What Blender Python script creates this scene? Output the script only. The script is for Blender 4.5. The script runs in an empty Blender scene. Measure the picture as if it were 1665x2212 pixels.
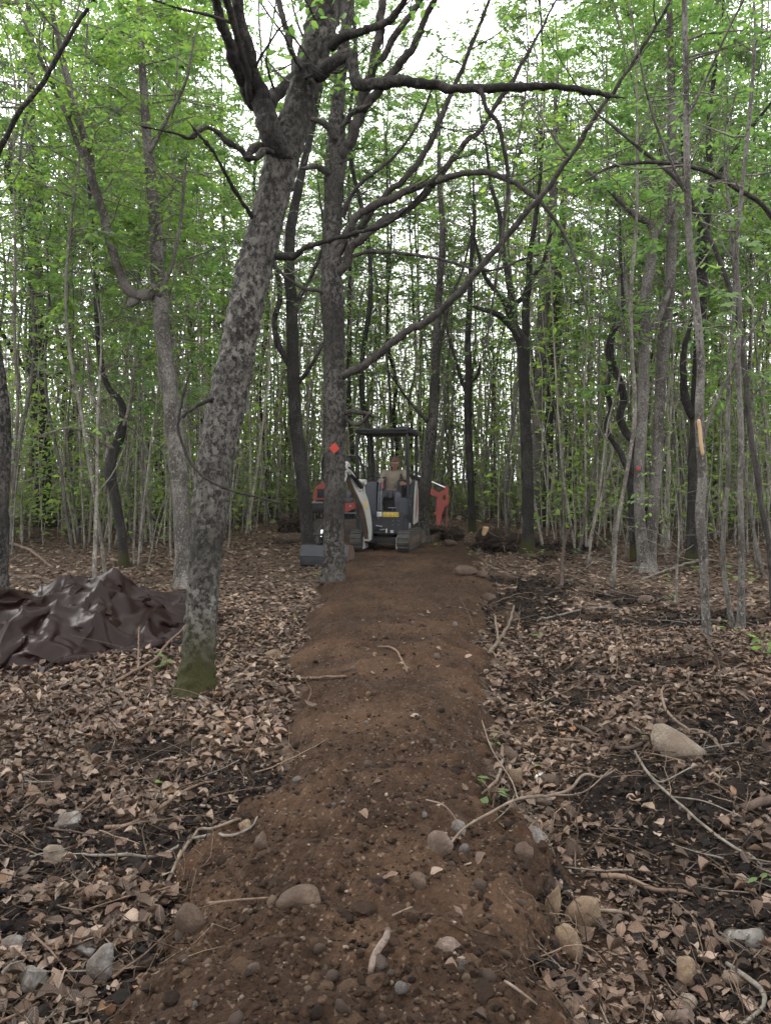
import bpy, bmesh, math, random
import numpy as np
from mathutils import Vector, Matrix

# ------------------------------------------------------------------ camera, sky, sun, exposure
S = bpy.context.scene
COL = S.collection
F_PX, W_PX, H_PX, HORIZON = 1659.0, 1665.0, 2212.0, 1040.0
EYE = 1.5
HAZE = 0.0003
PITCH = math.atan((H_PX / 2 - HORIZON) / F_PX)
cam_d = bpy.data.cameras.new('camera'); cam = bpy.data.objects.new('camera', cam_d); COL.objects.link(cam)
cam.location = (0, 0, EYE); cam.rotation_euler = (math.pi / 2 - PITCH, 0, 0)
cam_d.sensor_fit = 'VERTICAL'; cam_d.sensor_height = 36; cam_d.lens = 36 * F_PX / H_PX
cam_d.clip_start = 0.05; cam_d.clip_end = 2000
S.camera = cam

SUN_EL, SUN_ROT = math.radians(48), math.radians(-60)
world = bpy.data.worlds.new('World'); S.world = world; world.use_nodes = True
wn, wl = world.node_tree.nodes, world.node_tree.links
wn.clear()
w_out = wn.new('ShaderNodeOutputWorld'); w_bg = wn.new('ShaderNodeBackground')
w_sky = wn.new('ShaderNodeTexSky'); w_sky.sky_type = 'NISHITA'; w_sky.sun_disc = False
w_sky.sun_elevation = SUN_EL; w_sky.sun_rotation = SUN_ROT; w_sky.air_density = 1.0; w_sky.dust_density = 4.0
w_hsv = wn.new('ShaderNodeHueSaturation'); w_hsv.inputs['Saturation'].default_value = 0.25
w_mix = wn.new('ShaderNodeMix'); w_mix.data_type = 'RGBA'; w_mix.inputs[0].default_value = 0.82
w_mix.inputs[7].default_value = (11.0, 11.0, 11.15, 1)          # even white overcast
wl.new(w_sky.outputs[0], w_hsv.inputs['Color']); wl.new(w_hsv.outputs[0], w_mix.inputs[6])
wl.new(w_mix.outputs[2], w_bg.inputs[0]); w_bg.inputs[1].default_value = 0.13
wl.new(w_bg.outputs[0], w_out.inputs[0])

sun_d = bpy.data.lights.new('sun', 'SUN'); sun_d.energy = 0.6; sun_d.angle = math.radians(25); sun_d.color = (1, 0.96, 0.9)
sun = bpy.data.objects.new('sun', sun_d); COL.objects.link(sun)
sun.rotation_euler = (math.pi / 2 - SUN_EL, 0, math.pi - SUN_ROT)
S.view_settings.view_transform = 'Standard'; S.view_settings.look = 'None'
S.view_settings.exposure = 1.68; S.view_settings.gamma = 1; S.view_settings.use_curve_mapping = False
S.render.engine = 'CYCLES'
S.cycles.max_bounces = 6; S.cycles.volume_bounces = 1; S.cycles.diffuse_bounces = 4; S.cycles.glossy_bounces = 2; S.cycles.transmission_bounces = 3
S.cycles.transparent_max_bounces = 4; S.cycles.caustics_reflective = False; S.cycles.caustics_refractive = False

random.seed(4); R = np.random.RandomState(11)
cp, sp = math.cos(PITCH), math.sin(PITCH)

def ray(px, py):
    a, b = px - W_PX / 2, H_PX / 2 - py
    return np.array([a, F_PX * cp + b * sp, b * cp - F_PX * sp]) / F_PX
def at(px, py, Y):
    """the point seen at photo pixel (px, py), Y metres in front"""
    d = ray(px, py); return np.array([0, 0, EYE]) + d * (Y / d[1])

# ------------------------------------------------------------------ noise
_rng = np.random.RandomState(7); PERM = _rng.permutation(512); PERM = np.concatenate([PERM, PERM, PERM]); VAL = _rng.rand(512)
def _h(ix, iy, iz): return VAL[PERM[PERM[PERM[ix & 511] + (iy & 511)] + (iz & 511)] & 511]
def vnoise(x, y, z=0.0):
    x, y, z = np.broadcast_arrays(np.asarray(x, float), np.asarray(y, float), np.asarray(z, float))
    ix, iy, iz = np.floor(x).astype(int), np.floor(y).astype(int), np.floor(z).astype(int)
    fx, fy, fz = x - ix, y - iy, z - iz
    fx, fy, fz = fx * fx * (3 - 2 * fx), fy * fy * (3 - 2 * fy), fz * fz * (3 - 2 * fz)
    def L(a, b, t): return a + (b - a) * t
    a = L(L(_h(ix, iy, iz), _h(ix + 1, iy, iz), fx), L(_h(ix, iy + 1, iz), _h(ix + 1, iy + 1, iz), fx), fy)
    b = L(L(_h(ix, iy, iz + 1), _h(ix + 1, iy, iz + 1), fx), L(_h(ix, iy + 1, iz + 1), _h(ix + 1, iy + 1, iz + 1), fx), fy)
    return L(a, b, fz) * 2 - 1
def fbm(x, y, z=0.0, o=4, g=0.5, lac=2.03):
    s, a = 0, 1.0
    for i in range(o):
        s = s + a * vnoise(x * lac ** i + 17.3 * i, y * lac ** i - 9.1 * i, np.asarray(z) * lac ** i + 3.7 * i); a *= g
    return s
def smooth(e0, e1, x):
    t = np.clip((x - e0) / (e1 - e0), 0, 1); return t * t * (3 - 2 * t)

# ------------------------------------------------------------------ the lie of the land
TR_Y = np.array([-30, 0.5, 2.1, 2.6, 3.2, 3.7, 4.3, 5.3, 7.5, 10.0, 12.5, 15.0, 17.5, 22, 26, 40])
TR_L = np.array([-1.0, -0.9, -0.80, -0.74, -0.64, -0.60, -0.62, -0.62, -0.82, -0.85, -0.86, -1.0, -1.5, -2.4, -2.6, -2.7])
TR_R = np.array([0.6, 0.52, 0.53, 0.56, 0.53, 0.56, 0.66, 0.72, 0.90, 1.35, 1.50, 1.75, 1.7, 1.2, 0.9, 0.8])
def trail_in(x, y):
    """signed distance in from the trail's edge (positive inside)"""
    l = np.interp(y, TR_Y, TR_L); r = np.interp(y, TR_Y, TR_R)
    w = 0.10 * fbm(x * 0 + 3.1, y * 1.3, 0, 3) + 0.05 * fbm(x * 4, y * 4, 1.0, 2)
    return np.minimum(x - l, r - x) + w
# dark torn-up humus: photo pixel, radii in metres
HUM_PX = [(1290, 1338, .9, .35), (1430, 1340, .7, .35), (1600, 1550, .55, .35), (1585, 1720, .55, .35), (1400, 1800, .45, .22),
          (1260, 1850, .30, .30), (1180, 1330, .45, .5), (1500, 1440, .5, .2), (270, 1615, .28, .18), (520, 1700, .20, .3), (90, 1850, .4, .25),
          (480, 1770, .2, .25), (1120, 1300, .4, .7), (1450, 2000, .45, .3), (1150, 1175, 1.0, 1.3), (1010, 1180, .8, .9), (1250, 1950, .16, .12),
          (330, 1850, .25, .2), (1600, 1880, .3, .15), (1230, 1560, .4, .2), (120, 1990, .3, .15), (1480, 1640, .4, .2), (640, 1170, .5, .6), (1400, 1480, .25, .14), (1150, 1262, .5, .8), (1330, 1288, .6, .5), (1530, 1335, .5, .3), (1270, 1500, .3, .2), (1350, 1700, .28, .2), (1190, 1440, .25, .25)]
def base_h(x, y):
    rise = 0.028 * np.clip(y - 13, 0, 30) + 0.004 * np.clip(-x - 4, 0, 40)
    return rise + 0.05 * fbm(x * 0.35, y * 0.35, 2.0, 3) * smooth(1.5, 6, np.hypot(x, y - 2))
_h0 = lambda px, py: None
def _flat_hit(px, py):
    d = ray(px, py); t = 1.0 + np.arange(12000) * .005; P = np.array([0, 0, EYE]) + d * t[:, None]
    k = np.nonzero(P[:, 2] <= base_h(P[:, 0], P[:, 1]))[0]; return P[k[0] if len(k) else -1]
HUM = [(*_flat_hit(px, py)[:2], rx, ry) for px, py, rx, ry in HUM_PX]
def humus(x, y):
    m = np.zeros(np.shape(x))
    n = 0.55 * fbm(x * 3.1, y * 3.1, 5.0, 3)
    for hx, hy, rx, ry in HUM:
        d = np.sqrt(((x - hx) / rx) ** 2 + ((y - hy) / ry) ** 2) / 1.35
        m = np.maximum(m, smooth(1.25, 0.6, d + n))
    near = smooth(5.6, 2.6, y) * smooth(-0.22, 0.12, fbm(x * 1.9 + 4, y * 2.3, 9.0, 3)) * 0.9
    side = smooth(0.02, -0.18, trail_in(x, y)) * smooth(-0.75, -0.25, trail_in(x, y)) * (x > 0) * smooth(-0.2, 0.3, fbm(x * 1.1, y * 1.4, 6.0, 2) + .15) * smooth(14, 11, y)
    return np.clip(np.maximum(np.maximum(m, near), side * .9), 0, 1)
def gh(x, y):
    x = np.asarray(x, float); y = np.asarray(y, float)
    t = trail_in(x, y); hm = humus(x, y)
    near = smooth(30, 10, np.hypot(x, y))
    z = base_h(x, y) + 0.018 * fbm(x * 2.7, y * 2.7, 3.0, 3) * near
    z = z - 0.05 * hm + hm * near * (0.045 * np.abs(fbm(x * 9, y * 9, 4.0, 3)))
    ditch = smooth(0.0, -0.22, t) * smooth(-0.75, -0.3, t) * (x > 0) * smooth(12, 9, y)
    z = z - 0.11 * ditch
    return z - 0.10 * smooth(0.10, 0.35, t)          # sunk under the trail
def th(x, y):
    t = trail_in(x, y)
    prof = smooth(-0.16, 0.16, t)
    z = base_h(x, y) - 0.10 + 0.145 * prof + 0.085 * smooth(-.05, .42, t) * smooth(17.5, 12, y)
    loose = smooth(5.5, 2.6, y)                     # loose clods in front, packed further away
    n = 0.034 * fbm(x * 2.4, y * 2.4, 0, 3) + 0.036 * np.clip(fbm(x * 6.5, y * 9.5, 2.2, 4, .6), -.15, 1) + (0.017 + 0.016 * loose) * np.abs(fbm(x * 11, y * 11, 0.5, 3)) \
        + (0.006 + 0.006 * loose) * fbm(x * 38, y * 38, 1.5, 2)
    lip = 0.05 * smooth(-0.1, 0.05, t) * smooth(0.35, 0.1, t) * (x > 0.2) * np.abs(fbm(x * 5, y * 5, 8., 2))
    tread = 0.012 * np.sin(y * 48 + 2 * vnoise(x * 3, y * 3)) * smooth(4.5, 6.5, y) * smooth(0.25, 0.5, np.abs(x - 0.1))
    return z + (n + lip) * smooth(-0.16, 0.0, t) + tread * prof * .7
def top_h(x, y): return np.maximum(gh(x, y), th(x, y))
_TS = 1.2 * (60 / 1.2) ** np.linspace(0, 1, 700)
def hit(px, py):
    """where the sight line through a photo pixel meets the ground"""
    d = ray(px, py); o = np.array([0, 0, EYE]); lo, hi = None, None
    def first(ts):
        P = o + d * ts[:, None]; k = np.nonzero(P[:, 2] <= top_h(P[:, 0], P[:, 1]))[0]; return k[0] if len(k) else len(ts) - 1
    k = first(_TS); ts = np.linspace(_TS[max(k - 1, 0)], _TS[k], 24); return o + d * ts[first(ts)]

# ------------------------------------------------------------------ mesh and object helpers
def me_from(name, V, quads=None, tris=None, mats=(), midx=None, smooth_=True, uv=None, attr=None):
    V = np.asarray(V, np.float32)
    quads = np.zeros((0, 4), int) if quads is None or len(quads) == 0 else np.asarray(quads, int)
    tris = np.zeros((0, 3), int) if tris is None or len(tris) == 0 else np.asarray(tris, int)
    nq, nt = len(quads), len(tris)
    me = bpy.data.meshes.new(name)
    me.vertices.add(len(V)); me.vertices.foreach_set('co', V.ravel())
    me.loops.add(nq * 4 + nt * 3); me.polygons.add(nq + nt)
    lv = np.concatenate([quads.ravel(), tris.ravel()]).astype(np.int32)
    me.loops.foreach_set('vertex_index', lv)
    ls = np.concatenate([np.arange(nq) * 4, nq * 4 + np.arange(nt) * 3]).astype(np.int32)
    me.polygons.foreach_set('loop_start', ls)
    me.polygons.foreach_set('loop_total', np.concatenate([np.full(nq, 4), np.full(nt, 3)]).astype(np.int32))
    if midx is not None: me.polygons.foreach_set('material_index', np.asarray(midx, np.int32))
    me.polygons.foreach_set('use_smooth', np.full(nq + nt, bool(smooth_)))
    for m in (mats if isinstance(mats, (list, tuple)) else [mats]): me.materials.append(m)
    if uv is not None:
        l = me.uv_layers.new(name='uv'); l.data.foreach_set('uv', np.asarray(uv, np.float32)[lv].ravel())
    for k, a in (attr or {}).items():
        at_ = me.attributes.new(k, 'FLOAT', 'POINT'); at_.data.foreach_set('value', np.asarray(a, np.float32))
    me.update(calc_edges=True)
    return me
def add(name, me, parent=None, loc=(0, 0, 0), label=None, cat=None, group=None, kind=None):
    o = bpy.data.objects.new(name, me); COL.objects.link(o); o.location = loc
    if parent: o.parent = parent
    for k, v in (('label', label), ('category', cat), ('group', group), ('kind', kind)):
        if v: o[k] = v
    return o
def empty(name, loc, label, cat, group=None, rz=0):
    o = add(name, None, None, loc, label, cat, group); o.rotation_euler = (0, 0, rz); o.empty_display_size = .2; return o
def copy_tree(root, loc, rz=0, sc=1.0, label=None, group=None, tilt=0):
    r = root.copy(); COL.objects.link(r); r.location = loc; r.rotation_euler = (tilt, 0, rz); r.scale = (sc,) * 3
    if label: r['label'] = label
    if group: r['group'] = group
    for ch in root.children:
        c = ch.copy(); COL.objects.link(c); c.parent = r
        for g in ch.children:
            d = g.copy(); COL.objects.link(d); d.parent = c
    return r

def catmull(P, step):
    P = np.asarray(P, float)
    if len(P) == 2: P = np.vstack([P[0], (P[0] + P[1]) / 2, P[1]])
    out = []; Q = np.vstack([2 * P[0] - P[1], P, 2 * P[-1] - P[-2]])
    for i in range(1, len(Q) - 2):
        p0, p1, p2, p3 = Q[i - 1], Q[i], Q[i + 1], Q[i + 2]
        n = max(1, int(math.ceil(np.linalg.norm((p2 - p1)[:3]) / step)))
        for t in np.arange(n) / n:
            out.append(0.5 * (2 * p1 + (p2 - p0) * t + (2 * p0 - 5 * p1 + 4 * p2 - p3) * t * t + (3 * p1 - p0 - 3 * p2 + p3) * t ** 3))
    out.append(Q[-2]); return np.array(out)
def tube(P, r, n=8, cap=True, lump=0.0, lscale=8.0, seed=0, fine=0.0):
    """one swept tube with parallel-transported rings; returns V, quads, tris"""
    P = np.asarray(P, float); K = len(P); r = np.broadcast_to(r, (K,)).astype(float)
    T = np.gradient(P, axis=0); T /= np.maximum(np.linalg.norm(T, axis=1, keepdims=True), 1e-9)
    u = np.cross(T[0], [0.3, 1, 0.1] if abs(T[0][1]) < .8 else [1, 0, 0]); u /= np.linalg.norm(u)
    U = np.empty((K, 3)); U[0] = u
    for i in range(1, K):
        u = u - T[i] * np.dot(u, T[i]); u /= max(np.linalg.norm(u), 1e-9); U[i] = u
    Wv = np.cross(T, U)
    a = np.arange(n) * 2 * math.pi / n
    D = U[:, None, :] * np.cos(a)[None, :, None] + Wv[:, None, :] * np.sin(a)[None, :, None]
    rr = np.repeat(r[:, None], n, 1)
    if lump or fine:
        Q = P[:, None, :] + D * rr[..., None]
        s = seed * 7.7
        if lump: rr = rr * (1 + lump * fbm(Q[..., 0] * lscale + s, Q[..., 1] * lscale, Q[..., 2] * lscale * .6, 3))
        if fine:
            k = fbm(Q[..., 0] * 34 + s, Q[..., 1] * 34, Q[..., 2] * 30, 2)
            rr = rr + fine * np.clip(k - 0.15, 0, 1) + fine * .25 * k
    V = (P[:, None, :] + D * rr[..., None]).reshape(-1, 3)
    i, j = np.meshgrid(np.arange(K - 1), np.arange(n), indexing='ij'); j2 = (j + 1) % n
    q = np.stack([i * n + j, i * n + j2, (i + 1) * n + j2, (i + 1) * n + j], -1).reshape(-1, 4)
    tr = []
    if cap:
        V = np.vstack([V, P[0], P[-1]]); b, t = len(V) - 2, len(V) - 1
        for k in range(n): tr += [(b, (k + 1) % n, k), (t, (K - 1) * n + k, (K - 1) * n + (k + 1) % n)]
    return V, q, np.array(tr, int).reshape(-1, 3)
def tubes(P, r, n=4):
    """many open tubes at once: P (S,K,3), r (S,K)"""
    Sn, K = P.shape[:2]
    T = np.gradient(P, axis=1); T /= np.maximum(np.linalg.norm(T, axis=2, keepdims=True), 1e-9)
    m = T.mean(1); ref = np.where(np.abs(m[:, 2:3]) > .75, np.array([[1., 0, 0]]), np.array([[0, 0, 1.]]))[:, None, :]
    U = np.cross(T, ref); U /= np.maximum(np.linalg.norm(U, axis=2, keepdims=True), 1e-9); Wv = np.cross(T, U)
    a = np.arange(n) * 2 * math.pi / n
    V = P[:, :, None, :] + (U[:, :, None, :] * np.cos(a)[:, None] + Wv[:, :, None, :] * np.sin(a)[:, None]) * r[:, :, None, None]
    s, i, j = np.meshgrid(np.arange(Sn), np.arange(K - 1), np.arange(n), indexing='ij'); j2 = (j + 1) % n; o = s * K * n
    q = np.stack([o + i * n + j, o + i * n + j2, o + (i + 1) * n + j2, o + (i + 1) * n + j], -1).reshape(-1, 4)
    return V.reshape(-1, 3), q
class Acc:
    """collects pieces that become one mesh"""
    def __init__(s): s.V, s.Q, s.T, s.n, s.mq, s.mt = [], [], [], 0, [], []
    def put(s, V, q=None, t=None, m=0):
        V = np.asarray(V, float).reshape(-1, 3); s.V.append(V)
        if q is not None and len(q): s.Q.append(np.asarray(q, int) + s.n); s.mq.append(np.full(len(q), m))
        if t is not None and len(t): s.T.append(np.asarray(t, int) + s.n); s.mt.append(np.full(len(t), m))
        s.n += len(V); return s
    def mesh(s, name, mats, smooth_=True, off=(0, 0, 0), uv=None):
        V = np.vstack(s.V) - np.asarray(off, float)
        Q = np.vstack(s.Q) if s.Q else None; T = np.vstack(s.T) if s.T else None
        mi = np.concatenate(s.mq + s.mt) if (s.mq or s.mt) else None
        return me_from(name, V, Q, T, mats, mi, smooth_)

# leaves: templates in (along, across, up)
L4 = (np.array([(0, 0, 0), (.32, .42, .07), (.32, -.42, .07), (.72, .30, .0), (.72, -.30, .0), (1, 0, -.12)]),
      [(1, 2, 4, 3)], [(0, 2, 1), (3, 4, 5)])
L2 = (np.array([(0, 0, 0), (.42, -.45, .06), (1, 0, -.06), (.42, .45, .06)]), [(0, 1, 2, 3)], [])
_l16 = [(u_, 0, 0) for u_ in (0, .2, .4, .6, .8, 1)] + [(u_, s_ * v_, 1) for u_, v_ in ((.1, .22), (.28, .42), (.48, .48), (.68, .38), (.86, .2)) for s_ in (1, -1)]
L16 = (np.array(_l16, float), [(k + 1, k + 2, 8 + 2 * k, 6 + 2 * k) for k in range(4)] + [(k + 2, k + 1, 7 + 2 * k, 9 + 2 * k) for k in range(4)], [(0, 1, 6), (1, 0, 7)])
_lv = [(0, 0, 0), (.33, 0, 0), (.68, 0, 0), (1, 0, 0)] + [(.18, s * .27, 1) for s in (1, -1)] + [(.45, s * .47, 1) for s in (1, -1)] + [(.78, s * .30, 1) for s in (1, -1)]
L8 = (np.array(_lv, float), [(1, 6, 4, 0), (2, 8, 6, 1), (0, 5, 7, 1), (1, 7, 9, 2)], [(2, 3, 8), (2, 9, 3)])
# lobed maple leaf as a fan
_ml = [(0, 0), (.05, .28), (.30, .20), (.34, .56), (.52, .30), (.80, .36), (.74, .14), (1, 0)]
_mo = _ml + [(a, -b) for a, b in _ml[-2:0:-1]]
LM = (np.array([(.38, 0, .05)] + [(a, b, -.10 * abs(b) * 2) for a, b in _mo]), [], [(0, i + 1, (i + 1) % len(_mo) + 1) for i in range(len(_mo))])
def leaves(B, D, Nn, L, Wd, tpl, bend=None, fold=None):
    B, D, Nn = (np.asarray(a, float) for a in (B, D, Nn)); n = len(B)
    D = D / np.maximum(np.linalg.norm(D, axis=1, keepdims=True), 1e-9)
    A = np.cross(Nn, D); A /= np.maximum(np.linalg.norm(A, axis=1, keepdims=True), 1e-9); Nn = np.cross(D, A)
    t = tpl[0][None].repeat(n, 0).copy()
    u, v, w = t[..., 0], t[..., 1], t[..., 2]
    L = np.broadcast_to(L, (n,))[:, None]; Wd = np.broadcast_to(Wd, (n,))[:, None]
    if fold is not None:                          # litter: w marks edge points that fold up, bend curls the length
        w = w * np.abs(v) * fold[:, None] * 2 + bend[:, None] * (u - .5) ** 2 * 2 + 0.10 * np.sin(u * 9 + fold[:, None] * 20) * np.sign(v)
    V = B[:, None] + D[:, None] * (u * L)[..., None] + A[:, None] * (v * Wd * 1.0)[..., None] + Nn[:, None] * (w * Wd)[..., None]
    k = len(tpl[0]); off = (np.arange(n) * k)[:, None, None]
    q = (np.array(tpl[1], int).reshape(1, -1, 4) + off).reshape(-1, 4) if tpl[1] else None
    tr = (np.array(tpl[2], int).reshape(1, -1, 3) + off).reshape(-1, 3) if tpl[2] else None
    return V.reshape(-1, 3), q, tr, np.tile(tpl[0][:, :2] * [1, 1] + [0, .5], (n, 1))

# ------------------------------------------------------------------ materials
class NT:
    def __init__(s, name):
        s.m = bpy.data.materials.new(name); s.m.use_nodes = True; s.n = s.m.node_tree.nodes; s.l = s.m.node_tree.links; s.n.clear()
        s.out = s.n.new('ShaderNodeOutputMaterial')
        s.tc = s.n.new('ShaderNodeTexCoord')
    def node(s, t, **k):
        x = s.n.new('ShaderNode' + t)
        for a, v in k.items(): setattr(x, a, v)
        return x
    def set(s, sock, v):
        if isinstance(v, bpy.types.NodeSocket): s.l.new(v, sock)
        elif v is not None: sock.default_value = v if not (isinstance(v, tuple) and len(v) == 3 and sock.type == 'RGBA') else (*v, 1)
    def map(s, scale=(1, 1, 1), src=None, loc=(0, 0, 0)):
        x = s.node('Mapping'); x.inputs['Scale'].default_value = scale; x.inputs['Location'].default_value = loc
        s.l.new(src or s.tc.outputs['Object'], x.inputs['Vector']); return x.outputs[0]
    def noise(s, scale, detail=4, rough=.55, vec=None, dist=0):
        x = s.node('TexNoise'); s.set(x.inputs['Scale'], scale); s.set(x.inputs['Detail'], detail); s.set(x.inputs['Roughness'], rough); s.set(x.inputs['Distortion'], dist)
        s.l.new(vec or s.tc.outputs['Object'], x.inputs['Vector']); return x.outputs['Fac']
    def voro(s, scale, vec=None, feature='F1', out='Distance'):
        x = s.node('TexVoronoi'); x.feature = feature; s.set(x.inputs['Scale'], scale)
        s.l.new(vec or s.tc.outputs['Object'], x.inputs['Vector']); return x.outputs[out]
    def ramp(s, fac, stops):
        x = s.node('ValToRGB'); e = x.color_ramp.elements
        while len(e) < len(stops): e.new(0.5)
        for i, (p, c) in enumerate(stops):
            e[i].position = p; e[i].color = (c, c, c, 1) if isinstance(c, (int, float)) else (*c, 1)
        s.l.new(fac, x.inputs[0]); return x.outputs[0]
    def mix(s, f, a, b, mode='MIX'):
        x = s.node('Mix', data_type='RGBA', blend_type=mode); s.set(x.inputs[0], f); s.set(x.inputs[6], a); s.set(x.inputs[7], b); return x.outputs[2]
    def math(s, op, a, b=0.5):
        x = s.node('Math', operation=op); s.set(x.inputs[0], a); s.set(x.inputs[1], b); return x.outputs[0]
    def attr(s, name):
        x = s.node('Attribute'); x.attribute_name = name; return x.outputs['Fac']
    def z(s):
        x = s.node('SeparateXYZ'); s.l.new(s.tc.outputs['Object'], x.inputs[0]); return x.outputs[2]
    def island(s):
        return s.node('NewGeometry').outputs['Random Per Island']
    def objrand(s):
        return s.node('ObjectInfo').outputs['Random']
    def bump(s, h, dist=.01, strength=1.0, nrm=None):
        x = s.node('Bump'); s.set(x.inputs['Height'], h); s.set(x.inputs['Distance'], dist); s.set(x.inputs['Strength'], strength)
        if nrm: s.l.new(nrm, x.inputs['Normal'])
        return x.outputs[0]
    def pbr(s, col, rough=.8, metal=0., spec=.3, nrm=None, coat=0):
        x = s.node('BsdfPrincipled'); s.set(x.inputs['Base Color'], col); s.set(x.inputs['Roughness'], rough); s.set(x.inputs['Metallic'], metal)
        s.set(x.inputs['Specular IOR Level'], spec); s.set(x.inputs['Coat Weight'], coat)
        if nrm: s.l.new(nrm, x.inputs['Normal'])
        return x.outputs[0]
    def done(s, sh): s.l.new(sh, s.out.inputs[0]); return s.m

def bark(name, light, dark, fleck=.5, dscale=5., fscale=70., bump=.008, moss=0.0, bands=False, band=(.44, .56), lic=.56, dz=.35):
    t = NT(name)
    v = t.map((1, 1, .55)); vf = t.map((1, 1, .8))
    big = t.ramp(t.noise(dscale, 5, .65, v), [(band[0], 0.), (band[1], 1.)])
    mid = t.noise(dscale * 15, 5, .8, v)
    f = t.noise(fscale, 3, .7, vf)
    fl = t.ramp(f, [(fleck - .03, 1.), (fleck + .05, 0.)])
    c = t.mix(big, dark, light)
    c = t.mix(t.ramp(mid, [(.35, 0.), (.65, 1.)]), t.mix(.55, c, dark), c)
    c = t.mix(t.math('MULTIPLY', fl, .8), c, tuple(x * .30 for x in dark))
    lich = t.ramp(t.noise(fscale * .72, 4, .7, t.map((1, 1, .7), loc=(3, 5, 1))), [(lic, 0.), (lic + .05, 1.)])
    c = t.mix(t.math('MULTIPLY', lich, .75), c, tuple(min(.6, x * 1.35) for x in light))
    if bands:
        b = t.ramp(t.noise(1.6, 2, .5, t.map((3, 3, 40))), [(.56, 0.), (.66, 1.)]); c = t.mix(t.math('MULTIPLY', b, .35), c, dark)
    if moss:
        zz = t.math('ADD', t.z(), t.math('MULTIPLY', t.noise(14, 5, .7), -.40))
        mm = t.ramp(zz, [(0.0, 1.), (max(.02, moss), 0.)])
        mc = t.mix(t.noise(60, 3), (.004, .005, .002), (.034, .033, .006)); c = t.mix(mm, c, mc)
    zone = t.ramp(t.noise(1.15, 3, .6, t.map((.6, .6, 1), loc=(1, 2, 4.3))), [(.44, 0.), (.58, 1.)]); c = t.mix(t.math('MULTIPLY', zone, dz), c, tuple(x * 1.1 for x in dark))
    c = t.mix(t.math('MULTIPLY', t.objrand(), .15), c, (.06, .055, .047))
    h = t.math('ADD', t.math('MULTIPLY', f, .8), mid)
    return t.done(t.pbr(c, .9, spec=.15, nrm=t.bump(h, bump)))
def leafmat(name, a, b, c2, trans=.45, gain=1.6):
    t = NT(name)
    r = t.math('FRACT', t.math('ADD', t.island(), t.objrand()), 0)
    n = t.noise(0.7, 2)
    c = t.ramp(r, [(0., a), (.55, b), (1., c2)])
    c = t.mix(t.ramp(n, [(.35, 0.), (.65, .5)]), c, a)
    p = t.pbr(c, .5, spec=.35)
    tr = t.node('BsdfTranslucent'); t.set(tr.inputs[0], t.mix(1.0, c, (gain * 1.1, gain * 1.2, gain * .6), 'MULTIPLY'))
    mx = t.node('MixShader'); mx.inputs[0].default_value = trans; t.l.new(p, mx.inputs[1]); t.l.new(tr.outputs[0], mx.inputs[2])
    return t.done(mx.outputs[0])
def paint(name, col, rough=.45, dirt=.35, dirtcol=(.10, .075, .055), metal=0, spec=.4, scale=6., low=None):
    t = NT(name)
    d = t.ramp(t.noise(scale, 6, .65), [(.45, 0.), (.75, 1.)])
    s_ = t.ramp(t.noise(scale * 7, 3, .6), [(.52, 0.), (.62, 1.)])
    c = t.mix(t.math('MULTIPLY', d, dirt), col, dirtcol); c = t.mix(t.math('MULTIPLY', s_, dirt * .5), c, dirtcol)
    return t.done(t.pbr(c, t.math('ADD', t.math('MULTIPLY', d, .3), rough), metal, spec, t.bump(t.noise(scale * 10, 3), .0015)))

M = {}
M['bark_beech'] = bark('beech_bark', (.088, .082, .072), (.012, .011, .009), fleck=.49, dscale=2.6, fscale=30, lic=.53, bump=.014, moss=.42, band=(.36, .50), dz=0.62)
M['bark_beech2'] = bark('beech_bark_limb', (.045, .041, .036), (.009, .008, .007), fleck=.45, dscale=4, fscale=40, bump=.01, bands=True, dz=0.70)
M['bark_dark'] = bark('mossy_dark_bark', (.042, .039, .035), (.007, .0065, .006), fleck=.45, dscale=6, fscale=55, bump=.012, moss=.12, band=(.46, .62), dz=0.60)
M['bark_mid'] = bark('centre_tree_bark', (.052, .048, .043), (.008, .007, .006), fleck=.48, dscale=3.4, fscale=34, lic=.50, bump=.012, band=(.44, .54), dz=0.70)
M['bark_grey'] = bark('smooth_grey_bark', (.125, .116, .104), (.036, .032, .028), fleck=.42, dscale=3, fscale=45, bump=.004, bands=True)
M['bark_thin'] = bark('sapling_bark', (.18, .168, .142), (.062, .056, .047), fleck=.42, dscale=4, fscale=40, bump=.003)
M['bark_limb'] = bark('dark_limb_bark', (.050, .044, .039), (.015, .013, .012), fleck=.42, dscale=9, fscale=60, bump=.006)
M['bark_far'] = bark('far_stem_bark', (.30, .28, .24), (.14, .125, .10), fleck=.40, dscale=4, fscale=40, bump=.002)  # paler than the near barks: background brightness put into the stem colour
M['leaf'] = leafmat('beech_leaf', (.048, .090, .036), (.068, .122, .046), (.110, .160, .060), .55, 1.9)
M['leaf_far'] = leafmat('far_leaf', (.105, .150, .048), (.135, .185, .058), (.18, .225, .075), .6, 2.0)  # lightened leaf colour, standing in for light on the far woods
M['leaf_bright'] = leafmat('maple_leaf', (.068, .116, .038), (.095, .152, .048), (.150, .200, .062), .55, 1.9)
M['leaf_dark'] = leafmat('dark_green_leaf', (.040, .072, .026), (.056, .098, .034), (.10, .130, .045), .45, 1.6)  # deeper green than the other leaves, over the whole crown
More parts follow.
